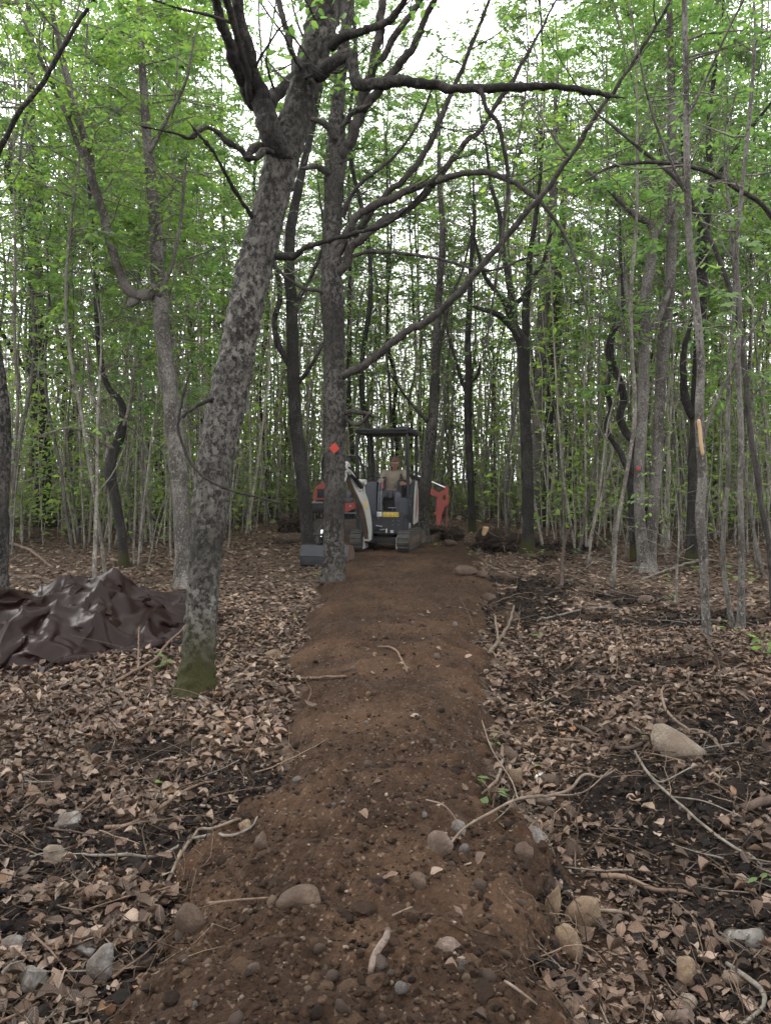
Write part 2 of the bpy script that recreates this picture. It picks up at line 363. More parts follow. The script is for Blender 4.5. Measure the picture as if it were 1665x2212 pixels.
# ------------------------------------------------------------------ ground, trail, soil
def ground_mat():
    t = NT('forest_soil')
    hm = t.attr('humus')
    n = t.noise(40, 6, .7); n2 = t.noise(9, 5, .65); v = t.voro(26)
    lit = t.mix(t.ramp(n, [(.35, 0.), (.65, 1.)]), (.035, .024, .017), (.12, .085, .062))
    lit = t.mix(t.ramp(n2, [(.4, 0.), (.7, 1.)]), lit, (.05, .034, .025))
    hc = t.mix(n, (.004, .003, .0027), (.016, .011, .008))
    c = t.mix(hm, lit, hc)
    red = t.ramp(t.noise(2.3, 4), [(.60, 0.), (.72, 1.)]); c = t.mix(t.math('MULTIPLY', red, .6), c, (.095, .045, .022))
    return t.done(t.pbr(c, .95, spec=.1, nrm=t.bump(t.math('ADD', n, t.math('MULTIPLY', v, .6)), .03)))
def trail_mat():
    t = NT('trail_dirt')
    n = t.noise(30, 6, .72); n2 = t.noise(3.2, 5, .6); g = t.voro(95, out='Color'); vd = t.voro(70)
    c = t.mix(t.ramp(n, [(.3, 0.), (.7, 1.)]), (.009, .0050, .0029), (.047, .0265, .0150))
    c = t.mix(t.ramp(n2, [(.38, 0.), (.66, 1.)]), c, (.020, .0110, .0062))
    c = t.mix(t.ramp(t.noise(1.1, 5, .7), [(.48, 0.), (.62, .7)]), c, (.060, .035, .0200))
    c = t.mix(t.ramp(t.noise(1.7, 4, .6, t.map((1, 1, 1), loc=(5, 1, 0))), [(.56, 0.), (.68, .6)]), c, (.046, .0225, .0115))
    sp_ = t.node('SeparateColor'); t.l.new(g, sp_.inputs[0])
    peb = t.ramp(sp_.outputs[0], [(.94, 0.), (.96, 1.)])
    c = t.mix(t.math('MULTIPLY', peb, .35), c, (.15, .105, .075))
    ds = t.node('SeparateXYZ'); t.l.new(t.tc.outputs['Object'], ds.inputs[0])
    return t.done(t.pbr(c, .92, spec=.12, nrm=t.bump(t.math('ADD', n, t.math('MULTIPLY', vd, -.5)), .02)))
M['ground'], M['trail'] = ground_mat(), trail_mat()

def sinh_axis(n, lo, hi, c, a):
    t0, t1 = math.asinh((lo - c) / a), math.asinh((hi - c) / a); return c + a * np.sinh(np.linspace(t0, t1, n))
xs = sinh_axis(340, -240, 240, 0, 1.9); ys = sinh_axis(360, -120, 420, 3.2, 2.6)
X, Y = np.meshgrid(xs, ys); Z = gh(X, Y)
i, j = np.meshgrid(np.arange(len(ys) - 1), np.arange(len(xs) - 1), indexing='ij'); n_ = len(xs)
q = np.stack([i * n_ + j, i * n_ + j + 1, (i + 1) * n_ + j + 1, (i + 1) * n_ + j], -1).reshape(-1, 4)
add('ground', me_from('ground', np.stack([X, Y, Z], -1).reshape(-1, 3), q, None, M['ground'], attr={'humus': humus(X, Y).ravel()}), kind='structure')
# trail: rows get wider apart with distance
ty = [0.3]
while ty[-1] < 27: ty.append(ty[-1] + max(.014, ty[-1] * .0058))
ty = np.array(ty); tu = np.linspace(0, 1, 190)
l = np.interp(ty, TR_Y, TR_L) - .32; r = np.interp(ty, TR_Y, TR_R) + .32
X = l[:, None] + (r - l)[:, None] * tu[None]; Y = np.repeat(ty[:, None], len(tu), 1); Z = th(X, Y)
i, j = np.meshgrid(np.arange(len(ty) - 1), np.arange(len(tu) - 1), indexing='ij'); n_ = len(tu)
q = np.stack([i * n_ + j, i * n_ + j + 1, (i + 1) * n_ + j + 1, (i + 1) * n_ + j], -1).reshape(-1, 4)
add('dirt_trail', me_from('dirt_trail', np.stack([X, Y, Z], -1).reshape(-1, 3), q, None, M['trail']), kind='structure')

def ico(sub):
    bm = bmesh.new(); bmesh.ops.create_icosphere(bm, subdivisions=sub, radius=1)
    V = np.array([v.co[:] for v in bm.verts]); T = np.array([[v.index for v in f.verts] for f in bm.faces]); bm.free(); return V, T
ICO1, ICO2, ICO3, ICO4 = ico(1), ico(2), ico(3), ico(4)
def rotmats(n, rs):
    a = rs.randn(n, 4); a /= np.linalg.norm(a, axis=1, keepdims=True); w, x, y, z = a.T
    return np.stack([np.stack([1 - 2 * (y * y + z * z), 2 * (x * y - z * w), 2 * (x * z + y * w)], -1),
                     np.stack([2 * (x * y + z * w), 1 - 2 * (x * x + z * z), 2 * (y * z - x * w)], -1),
                     np.stack([2 * (x * z - y * w), 2 * (y * z + x * w), 1 - 2 * (x * x + y * y)], -1)], 1)
def lumps(P, s, rs, base=ICO1, rough=.28, flat=.75):
    n = len(P); V0, T0 = base
    V = V0[None] * (1 + rough * rs.randn(n, len(V0), 1)) * (rs.uniform(.7, 1.3, (n, 1, 3)))
    V = np.einsum('nij,nkj->nki', rotmats(n, rs), V) * s[:, None, None]; V[..., 2] *= flat
    V += P[:, None]
    return V.reshape(-1, 3), (T0[None] + (np.arange(n) * len(V0))[:, None, None]).reshape(-1, 3)
def lump_mat(name, a, b, c, spec=.12):
    t = NT(name); col = t.ramp(t.island(), [(0., a), (.6, b), (1., c)]); n = t.noise(60, 4, .7)
    col = t.mix(t.ramp(n, [(.35, .5), (.65, 0.)]), col, tuple(x * .4 for x in a))
    return t.done(t.pbr(col, .92, spec=spec, nrm=t.bump(n, .008)))
M['clod'] = lump_mat('dirt_clod', (.008, .0045, .0027), (.024, .0134, .0078), (.046, .028, .0168))
M['pebble'] = lump_mat('pebble', (.065, .044, .030), (.11, .08, .056), (.19, .15, .115), .25)
M['humusclod'] = lump_mat('humus_clod', (.0045, .0035, .003), (.010, .0075, .006), (.026, .017, .012))

def wedge(n, y0, y1, rs, pw=1.0, k=.56, m=.35):
    """points thinning with distance, over the ground the photo looks at and a step to either side"""
    y = y0 * (y1 / y0) ** (rs.rand(n) ** pw); x = rs.uniform(-1, 1, n) * (k * y + m); return x, y
rs = np.random.RandomState(21)
x, y = wedge(38000, 1.6, 11, rs); t = trail_in(x, y); k = (t > -.06) & (rs.rand(len(x)) < np.where(y < 4.2, 1, .45)) & (fbm(x * 5, y * 5, 3., 2) > -.35); x, y = x[k], y[k]
s = .0015 + .0065 * rs.rand(len(x)) ** 3.5 * (1 + .6 * smooth(4.5, 2.5, y)) + .00045 * y
V, T = lumps(np.stack([x, y, th(x, y) + s * .2], -1), s, rs); A = Acc(); A.put(V, None, T)
x, y = wedge(2600, 1.6, 7, rs); t = trail_in(x, y); k = (t > -.10) & (fbm(x * 2.5, y * 2.5, 7., 2) > -.2); x, y = x[k], y[k]; s = .006 + .015 * rs.rand(len(x)) ** 3
V, T = lumps(np.stack([x, y, th(x, y) - s * .05], -1), s, rs, ICO2, .10, .7); A.put(V, None, T)
x, y = wedge(1500, 1.6, 12, rs); t = trail_in(x, y); k = (t > -.12) & ((y < 4.3) | (rs.rand(len(x)) < .4)); x, y = x[k], y[k]; s = .012 + .028 * rs.rand(len(x)) ** 2.2
V, T = lumps(np.stack([x, y, th(x, y) - s * .25], -1), s, rs, ICO2, .13, .62); A.put(V, None, T)
me = A.mesh('dirt_clods', M['clod'], False); add('dirt_clods', me, kind='stuff')
x, y = wedge(5200, 1.6, 14, rs); t = trail_in(x, y); k = (t > -.35) & (rs.rand(len(x)) < .5); x, y = x[k], y[k]
s = .002 + .009 * rs.rand(len(x)) ** 5 + .0004 * y
V, T = lumps(np.stack([x, y, top_h(x, y) + s * .2], -1), s, rs, ICO1, .12, .7)
add('gravel', me_from('gravel', V, None, T, M['pebble']), kind='stuff')
x, y = wedge(90000, 1.6, 17, rs); t = trail_in(x, y); hm = humus(x, y); k = (t < 0.02) & (hm > .25 + .5 * rs.rand(len(x))) ; x, y = x[k][:14000], y[k][:14000]
s = .003 + .020 * rs.rand(len(x)) ** 4 + .0010 * y
V, T = lumps(np.stack([x, y, gh(x, y) + s * .5], -1), s, rs, ICO1, .35, .8)
add('humus_clods', me_from('humus_clods', V, None, T, M['humusclod'], smooth_=False), kind='stuff')

# fine roots sticking out of the torn soil
def walk(n, K, step, rs, P0, d0, turn=.5, zpull=0.0):
    P = np.empty((n, K, 3)); P[:, 0] = P0; d = d0.copy()
    for k_ in range(1, K):
        d = d + turn * rs.randn(n, 3) * .5; d[:, 2] -= zpull; d /= np.linalg.norm(d, axis=1, keepdims=True)
        P[:, k_] = P[:, k_ - 1] + d * step[:, None]
    return P
M['root'] = lump_mat('fine_root', (.022, .014, .009), (.06, .04, .026), (.17, .125, .088))
x, y = wedge(30000, 1.7, 15, rs); hm = humus(x, y); t = trail_in(x, y); k = ((hm > .35) & (t < .1)) | ((np.abs(t) < .06) & (rs.rand(len(x)) < .3)); x, y = x[k][:1300], y[k][:1300]
d0 = rs.randn(len(x), 3); d0[:, 2] = np.abs(d0[:, 2]) * .5
P = walk(len(x), 6, .02 + .03 * rs.rand(len(x)) + .002 * y, rs, np.stack([x, y, top_h(x, y) + .004], -1), d0, .8, .12)
P[:, :, 2] = np.maximum(P[:, :, 2], top_h(P[:, :, 0], P[:, :, 1]) + .002)
rr = (.0012 + .0018 * rs.rand(len(x))[:, None] + .00022 * y[:, None]) * np.linspace(1, .4, 6)[None]
V, Q = tubes(P, rr, 3)
add('fine_roots', me_from('fine_roots', V, Q, None, M['root']), kind='stuff')

# ------------------------------------------------------------------ leaf litter
def litter_mat():
    t = NT('dead_leaf'); r = t.island()
    r2 = t.math('FRACT', t.math('MULTIPLY', t.math('ADD', r, t.objrand()), 7.31), 0)
    c = t.ramp(r2, [(0., (.025, .0155, .0105)), (.25, (.062, .041, .028)), (.5, (.108, .068, .045)), (.74, (.165, .112, .078)), (.90, (.27, .205, .158)), (.98, (.19, .135, .09)), (1., (.22, .105, .045))])
    uvm = t.node('UVMap'); sx = t.node('SeparateXYZ'); t.l.new(uvm.outputs[0], sx.inputs[0])
    av = t.math('ABSOLUTE', t.math('SUBTRACT', sx.outputs[1], .5))
    vein = t.math('SINE', t.math('MULTIPLY', t.math('SUBTRACT', sx.outputs[0], t.math('MULTIPLY', av, .8)), 55.0))
    rib = t.ramp(av, [(.0, 1.), (.035, 0.)])
    n = t.noise(45, 4, .6)
    c = t.mix(t.ramp(n, [(.5, 0.), (.72, .55)]), c, (.07, .042, .03))
    wet = t.ramp(t.noise(.75, 5, .65), [(.45, 0.), (.60, .60)]); c = t.mix(wet, c, (.036, .022, .015))
    c = t.mix(t.math('MULTIPLY', rib, .35), c, (.36, .27, .19))
    h = t.math('ADD', t.math('MULTIPLY', vein, .25), n)
    p = t.pbr(c, .62, spec=.28, nrm=t.bump(h, .003))
    tr = t.node('BsdfTranslucent'); t.l.new(c, tr.inputs[0]); mx = t.node('MixShader'); mx.inputs[0].default_value = .12
    t.l.new(p, mx.inputs[1]); t.l.new(tr.outputs[0], mx.inputs[2]); return t.done(mx.outputs[0])
M['litter'] = litter_mat()
def tarp_zone(x, y): return (x > -4.6) & (x < -2.25) & (y > 6.0) & (y < 8.6) & (y > 6.1 + .4 * (x + 4))
def scatter_litter(n, y0, y1, rs, tpl, lmin, lmax, k=.56, m=.5, hk=.95, zs=.03, grow=0.0):
    x, y = wedge(n, y0, y1, rs, 1.0, k, m)
    hm = humus(x, y); t = trail_in(x, y)
    pr = np.where(t > -.02, .006, 1 - hk * hm) * smooth(.0, -.12, t - .02) + np.where(t > -.02, .004, 0)
    pr *= .55 + .45 * smooth(-.5, .3, fbm(x * 1.7, y * 1.7, 12., 2))
    kk = rs.rand(n) < pr; x, y = x[kk], y[kk]; n = len(x)
    a = rs.rand(n) * 2 * math.pi; D = np.stack([np.cos(a), np.sin(a), rs.randn(n) * .25], -1)
    tl = np.abs(rs.randn(n)) * .33; b = rs.rand(n) * 2 * math.pi
    N_ = np.stack([np.sin(tl) * np.cos(b), np.sin(tl) * np.sin(b), np.cos(tl)], -1)
    L = rs.uniform(lmin, lmax, n) * (1 + grow * y); Wd = L * rs.uniform(.48, .76, n)
    z = top_h(x, y) + .006 + zs * rs.rand(n) ** 1.5 * (1 - .5 * hm[kk])
    return x, y, leaves(np.stack([x, y, z], -1) - D * (L[:, None] * .5) * [1, 1, 0], D, N_, L, Wd, tpl, *( (rs.uniform(-.6, .9, n), rs.uniform(-.2, .9, n)) if (tpl is L8 or tpl is L16) else ())), L
# the largest, nearest fallen leaves one by one
rs = np.random.RandomState(5); protos = []
for v_ in range(14):
    Lv = leaves([[-.5, 0, 0]], [[1, 0, 0]], [[0, 0, 1]], 1.0, rs.uniform(.5, .72), L16, np.array([rs.uniform(-.55, .8)]), np.array([rs.uniform(-.15, .85)]))
    protos.append(me_from('fallen_leaf', Lv[0], Lv[1], Lv[2], M['litter'], uv=Lv[3]))
cnt = 0
while cnt < 300:
    y_ = 1.75 + 1.9 * rs.rand() ** 1.2; x_ = rs.uniform(-1, 1) * (.50 * y_ + .05)
    t_ = float(trail_in(x_, y_)); 
    if t_ > -.03 and rs.rand() > .012: continue
    if rs.rand() < .8 * float(humus(x_, y_)): continue
    L_ = rs.uniform(.045, .082)
    o = add('fallen_leaf', protos[cnt % 14], None, (x_, y_, float(top_h(x_, y_)) + .014 + .03 * rs.rand()),
            'dry curled beech leaf lying ' + ('on the loose dirt of the trail' if t_ > -.03 else ('in front among the stones on the tarp side' if x_ < 0 else 'in front on the rooty soil beside the tan rocks')), 'leaf', 'large fallen leaves ' + ('on the trail' if t_ > -.03 else ('in front on the tarp side' if x_ < 0 else 'in front beside the tan rocks')))
    o.scale = (L_,) * 3; o.rotation_euler = (rs.randn() * .35, rs.randn() * .35, rs.rand() * 6.28); cnt += 1
A = Acc(); uvs = []
x, y, (V, q_, t_, uv), L = scatter_litter(50000, 1.6, 8, rs, L2, .010, .030, k=.60, hk=.2, zs=.03); A.put(V, q_, t_); uvs.append(uv)
for n, y0, y1, tpl, a_, b_, g_ in ((30000, 1.6, 4.6, L16, .034, .076, 0), (48000, 4.4, 9, L8, .044, .088, 0), (80000, 7.5, 32, L2, .065, .10, .012), (16000, 22, 70, L2, .12, .2, .01)):
    x, y, (V, q_, t_, uv), L = scatter_litter(n, y0, y1, rs, tpl, a_, b_, grow=g_, k=.60)
    A.put(V, q_, t_); uvs.append(uv)
me = me_from('leaf_litter', np.vstack(A.V), np.vstack(A.Q), np.vstack(A.T), M['litter'], uv=np.vstack(uvs))
add('leaf_litter', me, kind='stuff')

# dead brushwood strewn over the churned ground
rs = np.random.RandomState(91)
x, y = wedge(2600, 2.8, 19, rs, .7, .58); t = trail_in(x, y); k = (t < -.1) & ((x > 0) | (rs.rand(len(x)) < .5)); x, y = x[k][:950], y[k][:950]
d0 = rs.randn(len(x), 3); d0[:, 2] = .12 + .25 * rs.rand(len(x)); d0 /= np.linalg.norm(d0, axis=1, keepdims=True)
P = walk(len(x), 8, .03 + .07 * rs.rand(len(x)), rs, np.stack([x, y, top_h(x, y) + .01], -1), d0, .26, .05)
P[:, :, 2] = np.maximum(P[:, :, 2], top_h(P[:, :, 0], P[:, :, 1]) + .012)
V, Q = tubes(P, (.0016 + .0025 * rs.rand(len(x))[:, None] ** 2 + .00020 * y[:, None]) * np.linspace(1, .4, 8)[None], 4)
add('brushwood', me_from('brushwood', V, Q, None, M['root']), kind='stuff')
# ------------------------------------------------------------------ growing twigs and leaf sprays
def grow(P, rad, n, Lr, rs, up=.35, sprays=7, per=8, leaf=(.055, .09), tpl=L4, spl=(.3, .55), minz=-9, droop=.35, twig=.006, bare=0.0, side=None):
    """n side branches from points along P (K,3) with leafy sprays on them; returns tubes (P,r) lists and leaf arrays"""
    P = np.asarray(P, float); idx = rs.randint(0, len(P), n); o = P[idx]; ro = np.asarray(rad)[idx]
    k = o[:, 2] > minz; o, ro = o[k], ro[k]; n = len(o)
    if n == 0: return None
    a = rs.rand(n) * 2 * math.pi; d = np.stack([np.cos(a), np.sin(a), up + .35 * rs.randn(n)], -1)
    if side is not None: d += np.asarray(side)
    d /= np.linalg.norm(d, axis=1, keepdims=True)
    L = rs.uniform(*Lr, n); K = 6
    B = walk(n, K, L / (K - 1), rs, o, d, .28, -.02)
    br = np.minimum(ro * .6, twig + .007 * L)[:, None] * np.linspace(1, .35, K)[None]
    # sprays off the branches
    m = n * sprays; bi = np.repeat(np.arange(n), sprays); s = rs.uniform(.9, K - 1, m); i0 = np.minimum(s.astype(int), K - 2); f = (s - i0)[:, None]
    so = B[bi, i0] * (1 - f) + B[bi, i0 + 1] * f; bd = B[bi, i0 + 1] - B[bi, i0]; bd /= np.maximum(np.linalg.norm(bd, axis=1, keepdims=True), 1e-9)
    a = rs.rand(m) * 2 * math.pi; sd = bd * .8 + np.stack([np.cos(a), np.sin(a), .25 * rs.randn(m) - .05], -1) * .9; sd /= np.linalg.norm(sd, axis=1, keepdims=True)
    sl = rs.uniform(*spl, m); SP = walk(m, 4, sl / 3, rs, so, sd, .22, .06)
    sr = (twig * .38) * np.linspace(1, .5, 4)[None].repeat(m, 0)
    # leaves alternate along each spray
    ph_ = rs.rand() * 40; cl_ = vnoise(so[:, 0] * 1.15 + ph_, so[:, 1] * 1.15, so[:, 2] * 1.5)
    keep = (rs.rand(m) >= bare) & (cl_ > -.22); SPk = SP[keep]; mk = len(SPk)
    q = mk * per; si = np.repeat(np.arange(mk), per); u = (np.tile(np.arange(per), mk) + rs.rand(q) * .6) / per * 3; u = np.minimum(u, 2.999); i0 = u.astype(int); f = (u - i0)[:, None]
    lo = SPk[si, i0] * (1 - f) + SPk[si, i0 + 1] * f; ld = SPk[si, i0 + 1] - SPk[si, i0]; ld /= np.maximum(np.linalg.norm(ld, axis=1, keepdims=True), 1e-9)
    sideways = np.cross(ld, [0, 0, 1.]); sideways /= np.maximum(np.linalg.norm(sideways, axis=1, keepdims=True), 1e-6)
    sg = np.where(np.tile(np.arange(per), mk) % 2 == 0, 1, -1)[:, None]
    D = ld * .6 + sideways * sg * .9 + rs.randn(q, 3) * .25; D[:, 2] -= droop * (.4 + rs.rand(q)); N_ = np.array([0, 0, 1.]) + rs.randn(q, 3) * .38
    LL = rs.uniform(*leaf, q) * (1 + .25 * cl_[keep][si])
    return (B, br), (SP, sr), (lo, D, N_, LL)
def crown_mesh(name, G, mat, tpl, off, wr=.58):
    A = Acc()
    for g in G:
        if g is None: continue
        lo, D, N_, LL = g[2]; V, q_, t_, _ = leaves(lo, D, N_, LL, LL * (wr if tpl is not LM else .95), tpl); A.put(V, q_, t_)
    return A.mesh(name, mat, False, off)
def twig_mesh(name, G, mat, off, n1=4, n2=3):
    A = Acc()
    for g in G:
        if g is None: continue
        A.put(*tubes(*g[0], n1)); A.put(*tubes(*g[1], n2))
    return A.mesh(name, mat, True, off)

# ------------------------------------------------------------------ trees that can be followed limb by limb in the photograph
HERO_XY = []
def px_path(pts, Y, dY=0.0, ypow=1.0):
    """photo pixels (x, y, half width) -> world points and radii, leaning dY metres in depth on the way"""
    n = len(pts); P, r = [], []
    ln = [0]
    for a, b in zip(pts, pts[1:]): ln.append(ln[-1] + math.hypot(a[0] - b[0], a[1] - b[1]))
    for p, s in zip(pts, ln):
        yy = Y + dY * (s / max(ln[-1], 1e-6)) ** ypow; P.append(at(p[0], p[1], yy)); r.append(p[2] / F_PX * yy)
    return np.array(P), np.array(r)
def hero(pts, Y, label, bark_, dY=0.0, limbs=(), sides=22, step=.05, flare=1.3, lump=.10, fine=.0, crown=None, name='beech_tree', extend=None, cat='tree', limb_bark=None, group=None, pxs=1.0):
    P, r = px_path(pts, Y, dY)
    if extend is not None:                        # the trunk goes on above the frame
        d = P[-1] - P[-2]; d /= np.linalg.norm(d)
        for k_ in range(1, 4): P = np.vstack([P, P[-1] + (d + np.array([0, 0, .25])) * extend / 3]); r = np.append(r, r[-1] * .72)
    else:
        d = P[-1] - P[-2]; d /= np.linalg.norm(d)
        for k_ in range(1, 5): P = np.vstack([P, P[-1] + (d * [.8, .8, 1] + np.array([.12 * math.sin(k_ * 2 + P[0, 0]), .1, .3])) * .55]); r = np.append(r, r[-1] * .58)
    g0 = float(top_h(P[0, 0], P[0, 1])); P[0, 2] = g0 - .03
    base = np.array([P[0, 0], P[0, 1], g0])
    C = catmull(np.column_stack([P, r]), step); Pc, rc = C[:, :3], np.maximum(C[:, 3], .002)
    h = Pc[:, 2] - g0; rc = rc * (1 + (flare - 1) * np.exp(-np.clip(h, 0, 9) / .08))
    root = empty(name, base, label, cat, group)
    if pxs != 1: rc = rc * pxs
    V, q_, t_ = tube(Pc, rc, sides, True, lump, 7.0, R.randint(99), fine)
    if flare > 1.2:                               # root buttresses
        b = V - base; an = np.arctan2(b[:, 1], b[:, 0]); w = np.exp(-np.clip(b[:, 2], 0, 9) / .12) * (.5 + .5 * np.cos(an * 4 + base[0] * 9)) * .14
        V[:, 0] += b[:, 0] * w; V[:, 1] += b[:, 1] * w
    add('trunk', me_from('trunk', V - base, q_, t_, M[bark_]), root)
    G = []; HERO_XY.append((base[0], base[1]))
    allp = [(Pc, rc)]
    for lb in limbs:
        lp, ldY = lb[0], lb[1]; Yo = lb[2] if len(lb) > 2 else 0
        p0w = at(lp[0][0], lp[0][1], Y); hgt = np.clip((p0w[2] - g0) / max(P[-1, 2] - g0, .1), 0, 1)
        Pl, rl = px_path(lp, Y + dY * hgt + Yo, ldY)
        d_ = Pl[-1] - Pl[-2]; ln_ = np.linalg.norm(d_); Pl = np.vstack([Pl, Pl[-1] + d_ / ln_ * min(.35, ln_)]); rl = np.append(rl, .0015)
        Cl = catmull(np.column_stack([Pl, rl]), step * .9); Cl[:, 3] = np.maximum(Cl[:, 3], .0025)
        wob = .35 * Cl[:, 3:4]; tt = np.arange(len(Cl))[:, None] * .21 + R.rand() * 9
        Cl[:, :3] += wob * np.hstack([vnoise(tt, 1.), vnoise(tt, 5.), vnoise(tt, 9.)])
        V, q_, t_ = tube(Cl[:, :3], Cl[:, 3], 14 if Cl[0, 3] > .03 else 8, True, .12, 12., R.randint(99), fine * .5)
        add('branch', me_from('branch', V - base, q_, t_, M[limb_bark or bark_]), root)
        allp.append((Cl[:, :3], Cl[:, 3]))
    if crown:
        rs = np.random.RandomState(int(abs(base[0]) * 997 + base[1] * 31))
        for (Pq, rq) in allp[crown.get('from', 0):]:
            ll = np.linalg.norm(np.diff(Pq, axis=0), axis=1).sum()
            n = int(ll * crown['per_m'])
            G.append(grow(Pq, rq, n, crown.get('L', (.5, 1.3)), rs, minz=crown.get('minz', 3.), sprays=crown.get('sprays', 6), per=crown.get('per', 8),
                          leaf=crown.get('leaf', (.055, .09)), tpl=crown.get('tpl', L4), bare=crown.get('bare', 0), side=crown.get('side'), up=crown.get('up', .35), twig=crown.get('twig', .006)))
        G = [g for g in G if g is not None]
        if G:
            add('twigs', twig_mesh('twigs', G, M[crown.get('tbark', 'bark_thin')], base), root, kind='stuff')
            add('crown', crown_mesh('crown', G, M[crown.get('mat', 'leaf')], crown.get('tpl', L4), base), root)
    return root

T1 = hero([(424, 1512, 47), (427, 1450, 40), (432, 1380, 38), (438, 1300, 37), (444, 1200, 38), (452, 1120, 39), (459, 1050, 40), (470, 960, 41), (488, 880, 43), (506, 800, 41),
           (520, 720, 39), (533, 660, 38), (548, 590, 39), (566, 520, 38), (588, 430, 37), (608, 350, 38), (626, 295, 37), (644, 237, 33), (664, 162, 33), (689, 87, 31), (713, 0, 30), (738, -90, 27), (765, -190, 24)],
          5.3, 'thick spotted beech tree leaning over the brown tarp, with green moss round its foot', 'bark_beech', dY=.35, sides=56, step=.018, flare=1.28, lump=.045, fine=.017, pxs=.93,
          name='beech_tree', limb_bark='bark_beech2', extend=2.2,
          limbs=[([(610, 350, 20), (598, 300, 24), (583, 262, 23), (567, 220, 19), (557, 190, 16), (548, 150, 13), (530, 95, 12.5), (514, 0, 12), (505, -90, 13), (490, -230, 10)], -.5),
                 ([(566, 230, 18), (540, 212, 14), (519, 162, 12), (500, 115, 11), (487, 75, 10), (470, 10, 9), (455, -80, 8), (440, -200, 6)], -.9),
                 ([(545, 215, 9), (534, 162, 8), (520, 110, 8), (508, 60, 7), (489, 0, 7), (476, -90, 5)], -.7, -.12),
                 ([(580, 225, 16), (600, 200, 13), (618, 182, 11), (640, 166, 11), (655, 120, 9), (668, 60, 8), (672, -40, 7)], .9, .2),
                 ([(640, 160, 8), (632, 120, 7), (622, 75, 7), (610, 30, 6), (598, -10, 6), (580, -100, 4)], .6, .5),
                 ([(672, 165, 17), (700, 150, 14), (725, 135, 13), (752, 115, 12), (760, 130, 11), (761, 150, 11), (768, 172, 11), (785, 186, 11), (820, 184, 11), (862, 179, 11), (912, 181, 10), (974, 192, 9), (1037, 192, 8.5), (1085, 190, 8), (1126, 188, 8), (1180, 187, 7), (1210, 186, 6.5), (1250, 194, 6), (1290, 201, 5), (1322, 207, 3)], -.5, -.1),
                 ([(1037, 194, 5), (1050, 232, 5), (1073, 265, 5), (1086, 310, 4.5), (1096, 370, 4), (1095, 430, 3.5), (1086, 500, 3), (1072, 600, 2.5), (1058, 690, 2)], -.2, -.45),
                 ([(715, 100, 10), (740, 83, 9), (765, 74, 8.5), (788, 70, 8), (838, 45, 7.5), (862, 20, 7), (885, -15, 6), (930, -80, 4)], -.7),
                 ([(582, 330, 9), (566, 316, 9), (549, 318, 8.5), (541, 335, 8), (535, 345, 7), (520, 325, 6), (490, 306, 5.5), (470, 285, 5), (445, 276, 4.5), (410, 298, 4), (385, 290, 3), (340, 280, 2)], -.4),
                 ([(588, 330, 6), (570, 325, 6), (556, 340, 6), (540, 340, 5)], -.15, -.1),
                 ([(600, 555, 8), (630, 556, 8), (645, 548, 6), (665, 535, 5), (700, 522, 4.5), (760, 507, 4.5), (832, 485, 4), (880, 450, 3), (930, 395, 2.5)], -.6),
                 ([(478, 870, 8), (466, 866, 6), (455, 864, 5), (435, 873, 4.5), (415, 884, 4), (398, 897, 3), (392, 905, 2)], -.3),
                 ([(412, 800, 3), (395, 860, 3), (386, 910, 3), (392, 955, 3), (420, 1010, 3), (460, 1042, 3), (500, 1060, 2.5), (560, 1075, 1.5)], .1, -.35),
                 ([(548, 470, 4), (520, 430, 4), (500, 400, 4), (480, 360, 3.5), (455, 320, 3), (430, 290, 2)], -.5)],
          crown=dict(per_m=2.8, minz=4.2, sprays=5, L=(.4, 1.0), bare=.45, tbark='bark_limb'))
T2 = hero([(400, 1262, 23), (398, 1200, 20), (394, 1120, 19), (387, 1020, 18), (378, 930, 18), (366, 830, 17), (354, 740, 16), (345, 650, 16), (340, 560, 14), (335, 480, 13), (328, 400, 12), (320, 320, 10), (314, 240, 9), (308, 150, 8), (303, 50, 7), (298, -60, 6)],
          11.0, 'pale grey beech behind the thick spotted tree, a broken side stem over the tarp', 'bark_grey', dY=.8, sides=20, step=.06, flare=1.3, limb_bark='bark_grey',
          limbs=[([(335, 622, 11), (318, 636, 12), (300, 634, 12), (280, 625, 11), (262, 588, 10), (245, 540, 10), (230, 490, 9.5), (212, 425, 9), (195, 350, 8.5), (182, 300, 8), (165, 235, 7.5), (150, 180, 7), (132, 110, 6), (115, 30, 5), (100, -60, 4)], -1.2),
                 ([(312, 634, 12), (296, 646, 11), (283, 655, 9)], -.1),
                 ([(200, 380, 6), (165, 300, 5), (130, 220, 5), (90, 130, 4), (60, 60, 3), (35, 0, 3)], -.6, -.6),
                 ([(345, 640, 5), (375, 560, 4), (390, 480, 3), (400, 380, 3)], -.5),
                 ([(322, 330, 5), (360, 260, 4), (400, 180, 3), (420, 90, 2)], -.5)],
          crown=dict(per_m=4.2, minz=3.6, sprays=6, per=9, L=(.5, 1.4), leaf=(.06, .10), mat='leaf_bright', tpl=L4))
